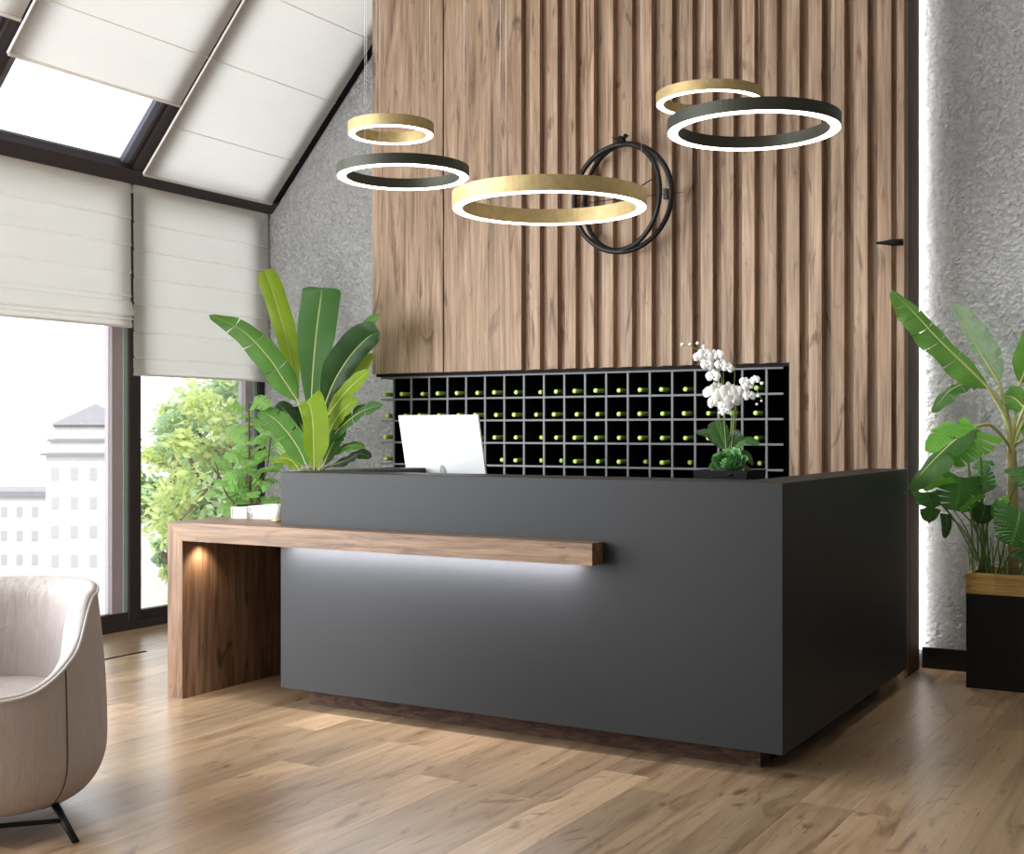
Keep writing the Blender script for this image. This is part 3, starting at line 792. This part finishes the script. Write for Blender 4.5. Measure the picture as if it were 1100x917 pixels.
gy = 6.70
gx = at(1088, 612, gy).x
b2 = thing('banana_plant', (gx, gy, .52), 'tall banana plant with a pale trunk growing in the black planter', 'plant')
MB().tube(spline([(gx, gy, .515), at(1088, 560, gy), at(1087, 500, gy), at(1086, 480, gy)], 10), [.030, .030, .029, .028, .027, .027, .026, .025, .025, .024, .02], 12).build('stem', M['trunk'], b2)
def G(*l): return [at(u, v, gy+d) for u, v, d in l]
def L2(pts, w, mat, stalk=(), **kw):
    P = G(*pts); st = G((1086, 490, 0), *stalk)
    return leafpart(b2, P, w, mat, stalk=st, rr=.009, **kw)
L2([(1063, 418, -.12), (1040, 395, -.18), (1010, 366, -.24), (983, 337, -.28), (957, 311, -.30)], .085, M['leaf_mid'], stalk=[(1083, 455, -.03)], hint=(.3, -.85, .5), fold=.15, left=1.15, right=.5, tears=(.35, .5, .62, .74, .85), gap=.05, ripple=.12, tip=.5)
L2([(1074, 412, -.02), (1057, 385, -.02), (1040, 355, -.02), (1022, 325, -.02)], .085, M['leaf_pale'], stalk=[(1084, 452, 0)], hint=(.5, -.75, .2), fold=.1, left=.35, right=1.25, tears=(.25, .4, .53, .66, .78), gap=.12, ripple=.1, tip=.5)
L2([(1057, 414, -.08), (1040, 411, -.12), (1020, 420, -.18), (1000, 443, -.22)], .075, M['leaf_deep'], stalk=[(1080, 452, -.02), (1070, 424, -.05)], hint=(0, -.5, .9), fold=.1, left=.9, right=.6, tears=(.3, .5, .7), gap=.06, tip=.6, ripple=.1)
L2([(1046, 458, -.25), (1024, 474, -.36), (1000, 497, -.44), (971, 530, -.48)], .115, M['leaf_deep'], stalk=[(1082, 476, -.05), (1064, 456, -.15)], hint=(-.35, -.6, .75), fold=.12, left=.95, right=.4, ripple=.06, tip=.45, tears=(.5,))
L2([(1108, 420, -.05), (1120, 395, -.08), (1118, 372, -.1), (1108, 360, -.1)], .09, M['leaf_mid'], stalk=[(1092, 460, 0)], hint=CAMV, tip=.5)
L2([(1104, 442, .0), (1090, 428, .02), (1078, 424, .04)], .07, M['leaf_mid'], stalk=[(1094, 465, 0)], hint=CAMV, tip=.5)
L2([(1100, 470, -.1), (1110, 452, -.15), (1120, 470, -.2), (1128, 500, -.22)], .09, M['leaf_mid'], stalk=[(1090, 478, 0)], hint=(0, -.5, .8), tip=.5)
L2([(1096, 412, .1), (1112, 372, .1), (1128, 330, .08)], .09, M['leaf_mid'], stalk=[(1090, 450, 0)], hint=CAMV, tip=.5)

mo_y = 6.68
mo = thing('monstera_plant', (at(1062, 612, mo_y).x, mo_y, .52), 'monstera with split glossy leaves growing in the black planter', 'plant')
mob = Vector(mo.location)
def ML(base, tipp, w, mat, hint, yb, yt, via=None, **kw):
    P0 = at(*base, mo_y+yb); P1 = at(*tipp, mo_y+yt)
    root_ = mob+Vector((R.uniform(-.05, .05), R.uniform(-.05, .05), 0))
    st = [root_, via if via is not None else root_.lerp(P0, .55)+Vector((0, 0, .06))]
    kw.setdefault('tears', (.22, .36, .5, .64, .78)); kw.setdefault('gap', .30)
    return leafpart(mo, [P0, P0.lerp(P1, .5)+Vector(hint).normalized()*.02, P1], w, mat, hint=hint, stalk=st, rr=.0045, ribmat=M['greenstem'],
                    fold=.12, gap0=.35, slant=.35, slant0=-.5, ripple=.03, tip=.3, basef=.07, **kw)
ML((1052, 462), (1018, 497), .12, M['monstera_lt'], (.1, -.75, .65), -.20, -.32)
ML((1030, 455), (998, 486), .10, M['monstera_lt'], (-.2, -.6, .75), -.22, -.36, tears=(.5,), gap=.1)
ML((1032, 512), (1026, 549), .115, M['monstera'], (.35, -.9, .1), -.16, -.2)
ML((1046, 510), (1062, 528), .085, M['monstera'], (.1, -.7, .7), -.05, -.1)
ML((1096, 548), (1086, 586), .12, M['monstera'], (.45, -.8, .45), -.15, -.24)
ML((996, 528), (998, 562), .075, M['monstera'], (.7, -.5, .0), -.25, -.27, tears=(.5,))
ML((1022, 512), (992, 526), .05, M['monstera_lt'], (.2, -.4, .9), -.18, -.22, tears=(), gap=0)
ML((1030, 546), (1058, 532), .035, M['monstera_lt'], (.2, -.4, .9), -.2, -.16, tears=(), gap=0)
ML((1058, 542), (1052, 562), .06, M['leaf_dark'], (.4, -.85, .2), -.1, -.12, tears=(), gap=0)
ML((1064, 548), (1084, 536), .045, M['monstera_lt'], (.1, -.5, .9), -.1, -.1, tears=(), gap=0)
ML((1016, 552), (1015, 578), .028, M['leaf_dark'], (.5, -.8, .2), -.2, -.22, tears=(), gap=0)
ML((1100, 500), (1112, 525), .09, M['monstera'], (.3, -.8, .3), -.1, -.15)
ML((1100, 590), (1112, 606), .07, M['monstera'], (.3, -.8, .3), -.1, -.15)
ML((1052, 505), (1066, 496), .05, M['monstera'], (.1, -.5, .9), -.05, .0, tears=(.5,))
for (u, v), rr, dy in (((1022, 545), .003, -.1), ((1040, 500), .003, .02), ((1055, 495), .0025, .05), ((1047, 520), .0028, -.05), ((1066, 540), .003, 0)):
    e = at(u, v, mo_y+dy); root_ = mob+Vector((R.uniform(-.1, .06), R.uniform(-.04, .04), 0))
    MB().tube(spline([root_, root_.lerp(e, .6)+Vector((0, 0, .04)), e], 10), [rr*1.5]*6+[rr]*5, 6).build('stalk', M['greenstem'], mo)
gr = thing('grass_tuft', (at(1055, 612, 6.62).x, 6.62, .52), 'thin grassy tuft at the foot of the banana trunk', 'plant')
m = MB(); gb = Vector(gr.location)
for i in range(38):
    p = gb+Vector((R.uniform(-.08, .22), R.uniform(-.03, .1), 0)); a = R.uniform(0, 2*pi); h = R.uniform(.08, .26)
    d = Vector((cos(a), sin(a), 0))*R.uniform(.02, .07)
    m.tube(spline([p, p+Vector((0, 0, h*.7))+d*.4, p+Vector((0, 0, h))+d], 6), [.003, .003, .003, .0025, .002, .0015, .0006], 4)
m.build('blades', M['greenstem'], gr)

# ------------------------------------------------------------------ orchid arrangement
oy = 4.875
oc = at(784, 512, oy); ox = oc.x
orc = thing('orchid_arrangement', (ox, oy, .78), 'white orchid with green rosette in a black dish behind the desk rim', 'plant')
m = MB(); zt_ = 1.118
def sq(h, z, rot=.0): return [Vector((ox+h*cos(pi/4+rot+k*pi/2)*1.414, oy+h*sin(pi/4+rot+k*pi/2)*1.414, z)) for k in range(4)]
vs = sq(.075, .7805)+sq(.115, zt_)+sq(.105, zt_)+sq(.10, zt_-.02)
m.add(vs, [[3, 2, 1, 0]]+[[a*4+k, a*4+(k+1) % 4, a*4+4+(k+1) % 4, a*4+4+k] for a in range(3) for k in range(4)]); m.build('dish', M['black'], orc)
m = MB(); n = 20; vs = []; fs = []
for i in range(8):
    rr = .10*(1-i/7.6); z = zt_-.018+.055*(1-(rr/.1)**2)
    for k in range(n): a = 2*pi*k/n; q = 1+.08*sin(k*2.3+i); vs.append((ox+.01+rr*q*cos(a), oy+rr*q*sin(a), z))
for i in range(7):
    for k in range(n): fs.append([i*n+k, i*n+(k+1) % n, (i+1)*n+(k+1) % n, (i+1)*n+k])
m.add(vs, fs, 0, True); m.build('moss', M['moss'], orc)
# rosette
rc = at(781, 496, oy-.07); ax = Vector((-.05, -.72, .69)).normalized()
e1 = ax.cross(Vector((0, 0, 1))).normalized(); e2 = e1.cross(ax)
m = MB()
for i in range(34):
    t = i/33; a = i*2.39996; r0 = .010+.05*t; op = .2+1.2*t**.8
    d = (e1*cos(a)+e2*sin(a)); dirr = (d*sin(op)+ax*cos(op)).normalized()
    nrm = (ax*sin(op)-d*cos(op))
    ln_ = .024+.040*t; b0 = rc+d*r0*.6-ax*.034*t
    blade(m, [b0, b0+dirr*ln_*.5-nrm*.003, b0+dirr*ln_+nrm*.012], ln_*.55, nrm, fold=.3, tip=.5, basef=.6, droop=-.1, ripple=0, n=7, m=3, slant=.1)
m.build('rosette', M['succulent'], orc, normals=False, label='green succulent rosette')
def OL(u0, v0, u1, v1, um, vm, w, mat, hint=(.2, -.6, .75), dy=0):
    leafpart(orc, [at(u0, v0, oy), at(um, vm, oy+dy*.5), at(u1, v1, oy+dy)], w, mat, hint=hint, rr=.002, ribmat=M['greenstem'], fold=.25, tip=.55, basef=.25)
OL(779, 484, 748, 463, 764, 467, .026, M['leaf_dark']); OL(781, 484, 768, 452, 772, 462, .042, M['leaf_deep'], CAMV)
OL(786, 484, 816, 477, 800, 473, .026, M['leaf_deep']); OL(783, 484, 797, 466, 790, 470, .028, M['leaf_dark'], CAMV)
OL(788, 490, 809, 500, 800, 486, .016, M['leaf_deep'])
stemsO = [[(781, 488), (777, 440), (775, 405), (767, 389), (757, 380), (742, 372), (732, 370)],
          [(785, 488), (790, 440), (792, 424), (800, 412), (810, 415), (819, 430)],
          [(783, 488), (786, 450), (784, 430), (776, 418), (769, 415)]]
for s_ in stemsO:
    q = spline([at(u, v, oy-.01*i) for i, (u, v) in enumerate(s_)], 24); MB().tube(q, [.0028-.0018*i/24 for i in range(25)], 6).build('flower_stem', M['greenstem'], orc)
for (u, v), (u2, v2) in (((786, 488), (790, 384)), ((780, 488), (776, 366)), ((787, 488), (793, 430)), ((784, 488), (786, 435)), ((779, 488), (772, 440))):
    MB().tube([at(u, v, oy), at(u2, v2, oy+.01)], [.0022, .0008], 5).build('grass_stick', plain('stick', (.22, .26, .06), .6), orc)
def flower(p, size, tilt):
    m = MB(); fwd = (CAMV+Vector((R.uniform(-.5, .5), R.uniform(-.3, .3), R.uniform(-.35, .35)))).normalized()
    a1 = fwd.cross(Vector((0, 0, 1))).normalized(); a2 = a1.cross(fwd)
    for k, (an, ww, ll) in enumerate(((90, .33, .95), (215, .33, .9), (325, .33, .9), (5, .62, 1.0), (175, .62, 1.0))):
        an = radians(an+tilt); d = a1*cos(an)+a2*sin(an); f = fwd*(.004 if k > 2 else 0)
        blade(m, [p+f+d*size*.05, p+f+d*size*.5*ll+fwd*.003, p+f+d*size*ll-fwd*.004], size*ww, fwd, fold=.05, tip=.4, basef=.35, ripple=.03, n=8, m=3, slant=0)
    m.ell(p+fwd*.008-a2*size*.15, (size*.16, size*.16, size*.22), 0, 8)
    o = m.build('flower', M['petal'], orc, normals=False)
for (u, v, s_) in ((757, 380, .026), (752, 384, .025), (768, 383, .027), (771, 381, .022), (775, 391, .024), (782, 395, .022), (760, 392, .024), (766, 404, .026), (764, 422, .030), (770, 418, .030), (776, 425, .034), (783, 420, .034), (787, 430, .034), (779, 434, .030),
                   (768, 431, .026), (793, 422, .028), (799, 420, .026), (805, 425, .024), (803, 414, .022), (800, 410, .019), (811, 408, .018), (779, 442, .020), (766, 434, .018)):
    flower(at(u, v, oy-.03+R.uniform(-.015, .015)), s_*1.25, R.uniform(-20, 20))
for (u, v, s_) in ((733, 370, .008), (741.5, 370, .0075), (749.5, 368.5, .007), (756, 372, .008), (818.5, 411.5, .0075), (814.5, 425, .0075), (818, 430.5, .005), (813, 434, .0055), (772.5, 443.5, .005), (811, 405, .007)):
    MB().ell(at(u, v, oy-.04), (s_*1.15, s_, s_*.9), 0, 10).build('bud', M['petal'], orc)

# ------------------------------------------------------------------ pendant ring lamps
def ring_lamp(c, D, h, th, mat, label):
    r = thing('pendant_ring_lamp', (c[0], c[1], c[2]), label, 'lamp', 'ring pendant lamps')
    c = Vector(c); n = 96; ro, ri = D/2, D/2-th
    m = MB(); vs = []; fs = []
    prof = [(ro, 0), (ro, h), (ri, h), (ri, 0), (ri+.003, .0), (ri+.003, .004), (ro-.003, .004), (ro-.003, 0)]
    k = len(prof)
    for i in range(n):
        a = 2*pi*i/n
        for rr, z in prof: vs.append(c+Vector((rr*cos(a), rr*sin(a), z)))
    for i in range(n):
        j = (i+1) % n
        for q in range(k): q2 = (q+1) % k; fs.append([i*k+q, i*k+q2, j*k+q2, j*k+q])
    m.add(vs, fs, 0, False); m.build('ring_housing', mat, r)
    m = MB(); vs = []; fs = []; pr = [(ro-.0032, .0038), (ro-.0032, -.001), (ro-.008, -.004), (ri+.008, -.004), (ri+.0032, -.001), (ri+.0032, .0038)]; k = len(pr)
    for i in range(n):
        a = 2*pi*i/n
        for rr, z in pr: vs.append(c+Vector((rr*cos(a), rr*sin(a), z)))
    for i in range(n):
        j = (i+1) % n
        for q in range(k): q2 = (q+1) % k; fs.append([i*k+q, i*k+q2, j*k+q2, j*k+q])
    m.add(vs, fs, 0, True); m.build('led_diffuser', M['led'], r)
    for a in (.5, .5+2.094, .5+4.189):
        x, y = c.x+(ro-th/2)*cos(a), c.y+(ro-th/2)*sin(a)
        MB().tube([(x, y, c.z+h), (x, y, ZC)], .0011, 5).build('suspension_wire', M['wire'], r)
    MB().lathe((c.x, c.y, ZC-.03), [(.06, 0), (.065, .004), (.065, .03)], 24).build('ceiling_rose', M['rail'], r)
    return r
ring_lamp((-3.447, 4.758, 2.660), .40, .050, .036, M['gold'], 'smallest gold ring pendant lamp, upper left of the group')
ring_lamp((-3.027, 4.264, 2.332), .55, .042, .042, M['bronze'], 'dark bronze ring pendant lamp hanging below the smallest gold ring')
ring_lamp((-2.473, 4.518, 2.190), .80, .062, .044, M['gold'], 'largest gold ring pendant lamp hanging lowest, in front of the wall clock')
ring_lamp((-2.183, 5.559, 2.819), .50, .048, .036, M['gold'], 'gold ring pendant lamp half hidden behind the wide dark ring')
ring_lamp((-1.739, 4.912, 2.501), .70, .050, .046, M['bronze'], 'wide dark bronze ring pendant lamp at the right of the group')

# ------------------------------------------------------------------ wall clock
ky = PY0-.115
clk = thing('wall_clock', at(667, 210, PY0), 'black double-ring wall clock with a bird on top', 'clock')
def cring(u, v, rad, rr, yy, name):
    c = at(u, v, yy); MB().tube([c+Vector((rad*cos(2*pi*i/64), 0, rad*sin(2*pi*i/64))) for i in range(64)], rr, 8, closed=True).build(name, M['blackmetal'], clk)
cring(668, 212.5, .305, .0155, ky-.0, 'outer_ring')
c_ = at(667, 212, ky); tq = radians(-19)
MB().tube([c_+Vector((.298*cos(2*pi*i/64)*cos(tq), .298*cos(2*pi*i/64)*sin(tq), .298*sin(2*pi*i/64))) for i in range(64)], .0145, 8, closed=True).build('inner_ring', M['blackmetal'], clk)
kc = at(668, 213, ky)
MB().tube([at(622, 219, ky), at(668, 213, ky), at(733, 206.5, ky)], [.0025, .003, .0015], 6).build('minute_hand', M['blackmetal'], clk)
MB().tube([at(668, 213, ky), at(701, 192, ky)], [.006, .003], 6).build('hour_hand', M['blackmetal'], clk)
MB().lathe(kc+Vector((0, -.012, 0)), [(.022, 0), (.025, .004), (.025, .045)], 18, 'Y').build('hub', M['blackmetal'], clk)
for u, v in ((617, 219), (715, 208)): MB().box(at(u, v, ky)-Vector((.012, .008, .03)), at(u, v, ky)+Vector((.012, .02, .03)), .003).build('ring_clip', M['blackmetal'], clk)
bd = MB(); bp = at(667.5, 150, ky)
bd.ell(bp, (.030, .020, .021), 0, 12, Matrix.Rotation(radians(20), 3, 'Y')); bd.ell(bp+Vector((.025, 0, .018)), (.014, .013, .013), 0, 10)
bd.add([bp+Vector((-.02, -.006, .006)), bp+Vector((-.02, .006, .006)), bp+Vector((-.07, .004, .022)), bp+Vector((-.07, -.004, .022)), bp+Vector((-.02, 0, -.006))], [[0, 1, 2, 3], [0, 3, 4], [1, 2, 4], [2, 3, 4]])
bd.tube([bp+Vector((.036, 0, .018)), bp+Vector((.05, 0, .016))], [.004, .0008], 6)
bd.tube([bp+Vector((0, 0, -.015)), bp+Vector((0, 0, -.05))], .0025, 5)
bd.build('bird', M['black'], clk, label='small black bird figure')
MB().tube([kc+Vector((0, .01, 0)), Vector((kc.x, PY0+.042, kc.z))], .008, 8).build('wall_pin', M['blackmetal'], clk)
pg = thing('wall_peg', at(962, 260, PY0-.03), 'small black peg near the right edge of the slatted wall', 'peg')
a_, b_ = at(941, 261, PY0-.045), at(970, 260, PY0-.03)
MB().tube([a_, a_.lerp(b_, .4), a_.lerp(b_, .55), b_], [.006, .012, .017, .017], 10).build('bar', M['black'], pg)
MB().tube([b_-Vector((.03, 0, 0)), b_-Vector((.03, -.03, 0))], .008, 8).build('fixing', M['black'], pg)

# ------------------------------------------------------------------ armchair
ac = at(-30, 700, 1.0); dd = 4.17
rv = Vector((cos(YAW), sin(YAW), 0)); fv = Vector((-sin(YAW), cos(YAW), 0))
AC = rv*(-1.82)+fv*dd
face = (rv*.30-fv*.95).normalized(); side = Vector((-face.y, face.x, 0))
if side.dot(rv) < 0: side = -side
arm = thing('armchair', (AC.x, AC.y, 0), 'grey leather tub armchair with black metal legs at the left edge', 'armchair')
HA, HB, ZBOT = .45, .46, .075
def sup(a, e=2.8):
    c, s_ = cos(a), sin(a)
    return (abs(c)**(2/e))*(1 if c >= 0 else -1), (abs(s_)**(2/e))*(1 if s_ >= 0 else -1)
def smooth(t): t = max(0, min(1, t)); return t*t*(3-2*t)
def rim_h(a):                                     # a=0 right side, pi/2 back, -pi/2 front
    s_ = sin(a)
    return .455+.085*smooth((s_+1)/.30)+.19*smooth((s_+.80)/.55)
def pnt(a, k, z):
    x, y = sup(a); return AC+side*(x*HA*k)-face*(y*HB*k)+Vector((0, 0, z))
NA = 120
def surf(fn, ks):
    m = MB(); vs = []; fs = []
    for j in ks:
        for i in range(NA): vs.append(fn(2*pi*i/NA, j))
    for j in range(len(ks)-1):
        for i in range(NA): i2 = (i+1) % NA; fs.append([j*NA+i, j*NA+i2, (j+1)*NA+i2, (j+1)*NA+i])
    m.add(vs, fs, 0, True); return m
def krim(a): return 1-.075*smooth((rim_h(a)-.46)/.25)
def outer(a, t):                                  # t 0 rim -> 1 bottom centre
    H = rim_h(a); zr = ZBOT+.17
    if t <= .6:
        q = t/.6; k = krim(a)+(1.0-krim(a))*sin(q*pi/2); return pnt(a, k, H+(zr-H)*q)
    if t <= .85:
        q = (t-.6)/.25*pi/2; return pnt(a, 1-.30*(1-cos(q)), zr-.17*sin(q))
    q = (t-.85)/.15; return pnt(a, .70*(1-q)+.01, ZBOT)
surf(outer, [i/20*.6 for i in range(21)]+[.6+.25*i/12 for i in range(1, 13)]+[.92, 1]).build('shell', M['leather'], arm)
def thick(a): return .10+.03*smooth((rim_h(a)-.5)/.2)
def inner(a, t):
    H = rim_h(a); k0 = krim(a)
    if t < .3:
        q = t/.3*pi/2; return pnt(a, k0-thick(a)*1.3*(1-cos(q)), H+.022*sin(2*q)+.0*q-.025*(1-cos(q)))
    q = (t-.3)/.7; return pnt(a, k0-thick(a)*1.3-.10*q, H-.025+(.30-H)*q)
surf(inner, [i/24 for i in range(25)]).build('inner_lining', M['leather'], arm)
m = MB(); ks = [0, .3, .6, .85, .95, 1.0]; vs = []; fs = []
for k in ks:
    for i in range(NA): vs.append(pnt(2*pi*i/NA, .78*k if k else .001, .385+.03*(1-k**4) if k < 1 else .33))
for j in range(len(ks)-1):
    for i in range(NA): i2 = (i+1) % NA; fs.append([j*NA+i, j*NA+i2, (j+1)*NA+i2, (j+1)*NA+i])
m.add(vs, fs, 0, True); m.build('seat_cushion', M['leather'], arm)
MB().tube([pnt(2*pi*i/NA, krim(2*pi*i/NA)+.003, rim_h(2*pi*i/NA)+.003) for i in range(NA)], .0055, 7, closed=True).build('piping', M['piping'], arm)
for a in (radians(-49), radians(229)):
    MB().tube([outer(a, t/24*.85)+(outer(a, t/24*.85)-AC).normalized()*.0008 for t in range(25)], .0026, 6).build('seam', M['seam'], arm)
legs = []
for sx, sf in ((1, 1), (-1, 1), (1, -1), (-1, -1)):
    top = AC+side*(sx*(.29 if sf > 0 else .24))+face*(.30 if sf > 0 else -.2)+Vector((0, 0, .10)); foot = AC+side*(sx*(.36 if sf > 0 else .30))+face*(.41 if sf > 0 else -.25)
    MB().tube([top, foot+Vector((0, 0, .0))], [.013, .011], 10).build('leg', M['blackmetal'], arm); legs.append(top.lerp(foot, .45))
MB().tube([legs[0], legs[1]], .008, 8).build('crossbar', M['blackmetal'], arm)
MB().tube([legs[2], legs[3]], .008, 8).build('crossbar', M['blackmetal'], arm)

# ------------------------------------------------------------------ outside: trees, buildings, ground
MB().box((-260, -60, -14.2), (-9, 260, -14)).build('ground', M['ground'], kind='structure')
def tree(x, y, zc, rad, n, leaf, mats, label, seed):
    rr = random.Random(seed)
    t = thing('tree', (x, y, -14), label, 'tree', 'trees outside the window')
    MB().tube(spline([(x, y, -14), (x+.3, y+.2, -7), (x, y, zc-rad[2]*.3), (x+.1, y, zc+rad[2]*.5)], 12), [.35-.022*i for i in range(13)], 8).build('trunk', M['bark'], t)
    bm = MB()
    for i in range(14):
        a = rr.uniform(0, 6.28); e = Vector((x+rad[0]*.8*cos(a), y+rad[1]*.8*sin(a), zc+rad[2]*rr.uniform(-.6, .7)))
        s_ = Vector((x, y, zc+rr.uniform(-.7, .0)*rad[2])); bm.tube(spline([s_, s_.lerp(e, .5)+Vector((0, 0, .2)), e], 6), [.06, .05, .045, .04, .03, .02, .01], 5)
    bm.build('branches', M['bark'], t)
    clumps = []
    for i in range(46):
        while True:
            q = Vector((rr.uniform(-1, 1), rr.uniform(-1, 1), rr.uniform(-1, 1)))
            if .35 < q.length < 1: break
        clumps.append((Vector((x+q.x*rad[0], y+q.y*rad[1], zc+q.z*rad[2])), rr.uniform(.16, .32)*min(rad), rr.randrange(3)))
    m = MB()
    for i in range(n):
        c, cr, mi = clumps[rr.randrange(len(clumps))]
        g = Vector((rr.gauss(0, 1), rr.gauss(0, 1), rr.gauss(0, .8)))*cr*.55
        p = c+g; a = Vector((rr.gauss(0, 1), rr.gauss(0, 1), rr.gauss(0, .6))).normalized(); b = a.cross(Vector((rr.gauss(0, 1), rr.gauss(0, 1), rr.gauss(0, 1)))).normalized()
        s_ = leaf*rr.uniform(.6, 1.3)
        m.add([p-a*s_, p+b*s_*.45, p+a*s_, p-b*s_*.45], [[0, 1, 2, 3]], mi if rr.random() < .8 else rr.randrange(3), False, [(.5, 0), (1, .5), (.5, 1), (0, .5)])
    m.build('foliage', mats, t, normals=False)
tm_ = [M['tree_a'], M['tree_b'], M['tree_c']]
def dirp(u, dist):
    a = (u-CX)/F_PX; d = Vector((-sin(YAW)+a*cos(YAW), cos(YAW)+a*sin(YAW), 0)); return d*dist
q = dirp(255, 19); tree(q.x, q.y, .5, (1.1, 1.4, 2.0), 12000, .075, tm_, 'pale green leafy tree outside, nearest the right window frame', 1)
q = dirp(188, 25); tree(q.x, q.y, -.2, (.62, .9, 2.3), 11000, .08, tm_, 'lower yellow-green tree outside beside the middle window post', 2)
q = dirp(225, 15); tree(q.x, q.y, -1.9, (.95, 1.2, 1.6), 11000, .06, [M['tree_a'], M['tree_a'], M['tree_b']], 'low bright shrubby treetop outside behind the walnut shelf', 4)
q = dirp(300, 32); tree(q.x, q.y, 1.4, (2.4, 2.4, 3), 6000, .14, [M['tree_b'], M['tree_a'], M['tree_b']], 'distant tree outside behind the fig plant', 5)

def building(name, u, dist, w, d, ztop, label, tiers=False, rot=0.35):
    b_ = dirp(u, dist); b_.z = -14
    r = thing(name, b_, label, 'building', 'buildings outside the window'); 
    m = MB().box(b_+Vector((-w/2, -d/2, 0)), b_+Vector((w/2, d/2, ztop+14))); m.build('wall', M['render'], r)
    z = ztop
    if tiers:
        for k in range(3):
            ov = .5-.12*k; ww, d2 = w/2*(1-.1*k), d/2*(1-.1*k); zz = Vector((b_.x, b_.y, z))
            MB().box(zz+Vector((-ww-ov*.5, -d2-ov*.5, 0)), zz+Vector((ww+ov*.5, d2+ov*.5, .16))).build('cornice', M['farroof'], r)
            if k < 2: MB().box(zz+Vector((-ww*.92, -d2*.92, .16)), zz+Vector((ww*.92, d2*.92, .85))).build('wall', M['render'], r); z += .85
        ww += .3; d2 += .3; zz = Vector((b_.x, b_.y, z+.16)); ap = zz+Vector((0, 0, 1.35))
        MB().add([zz+Vector((-ww, -d2, 0)), zz+Vector((ww, -d2, 0)), zz+Vector((ww, d2, 0)), zz+Vector((-ww, d2, 0)), ap], [[0, 1, 4], [1, 2, 4], [2, 3, 4], [3, 0, 4], [3, 2, 1, 0]]).build('roof', M['farroof'], r)
    else:
        MB().box(b_+Vector((-w/2-.2, -d/2-.2, ztop+14)), b_+Vector((w/2+.2, d/2+.2, ztop+14.4))).build('roof', M['farroof'], r)
    k = 0
    for zz in range(5):
        for face_ in (0, 1):
            cnt = int((w if face_ == 0 else d)/1.15)
            for i in range(cnt):
                if k >= 96: break
                o_ = -((cnt-1)/2)*1.15+i*1.15; h = ztop-1.1-zz*1.75
                if face_ == 0: p = Vector((b_.x+o_, b_.y-d/2, h)); s_ = Vector((.2, .04, .36))
                else: p = Vector((b_.x+w/2, b_.y+o_, h)); s_ = Vector((.04, .2, .36))
                MB().box(p-s_, p+s_).build('window', M['farwin'], r); k += 1
    r.rotation_euler = (0, 0, rot)
building('tower_building', 103, 78, 4.6, 4.6, -.25, 'pale tower building with stacked cornices and a pointed roof', True, .55)
building('apartment_block', 5, 96, 12, 8, -3.6, 'hazy white apartment block left of the pointed tower', False, .5)

# ------------------------------------------------------------------ light
w = bpy.data.worlds.new('world'); scn.world = w; w.use_nodes = True
nt = w.node_tree; nt.nodes.clear()
out = nt.nodes.new('ShaderNodeOutputWorld'); bg = nt.nodes.new('ShaderNodeBackground'); nt.links.new(bg.outputs[0], out.inputs[0])
tc = nt.nodes.new('ShaderNodeTexCoord'); sx = nt.nodes.new('ShaderNodeSeparateXYZ'); nt.links.new(tc.outputs['Generated'], sx.inputs[0])
cr = nt.nodes.new('ShaderNodeValToRGB'); nt.links.new(sx.outputs[2], cr.inputs[0])
cr.color_ramp.elements[0].position = -.0; cr.color_ramp.elements[0].color = (1, 1, 1, 1)
cr.color_ramp.elements[1].position = .7; cr.color_ramp.elements[1].color = (.90, .95, 1.0, 1)
nt.links.new(cr.outputs[0], bg.inputs[0]); bg.inputs[1].default_value = 2.55
sun = bpy.data.lights.new('sun', 'SUN'); sun.energy = 3.0; sun.angle = radians(8); sun.color = (1, .97, .9)
so = bpy.data.objects.new('sun', sun); col.objects.link(so)
so.rotation_euler = Vector((-.62, .25, -.74)).to_track_quat('-Z', 'Y').to_euler()
# daylight through the run of windows along the left wall beside the camera
dl = area('window_daylight', (-5.95, 1.4, 1.55), (4.4, 2.6), 380, (.93, .97, 1.0), (0, 0, 0))
dl.rotation_euler = Vector((.80, .60, -.08)).to_track_quat('-Z', 'Y').to_euler()
sp_ = bpy.data.lights.new('plant_fill', 'SPOT'); sp_.energy = 150; sp_.color = (1, .97, .9); sp_.spot_size = radians(50); sp_.spot_blend = 1; sp_.shadow_soft_size = .12  # unseen spot, added to brighten the planter plants
so = bpy.data.objects.new('plant_fill', sp_); col.objects.link(so); so.location = (-.95, 5.4, 4.5); so.rotation_euler = Vector((0, .30, -1)).to_track_quat('-Z', 'Y').to_euler()
area('overhead_fill', (-3.0, 2.6, 4.5), (3.0, 2.5), 14, (1, .94, .86), (0, 0, 0))  # unseen overhead panel, added as soft fill for the room

scn.view_settings.view_transform = 'Standard'; scn.view_settings.look = 'None'
scn.view_settings.exposure = 0.0; scn.view_settings.gamma = 1.0
scn.cycles.use_denoising = True
scn.cycles.max_bounces = 8; scn.cycles.transparent_max_bounces = 12
scn.cycles.sample_clamp_indirect = 6
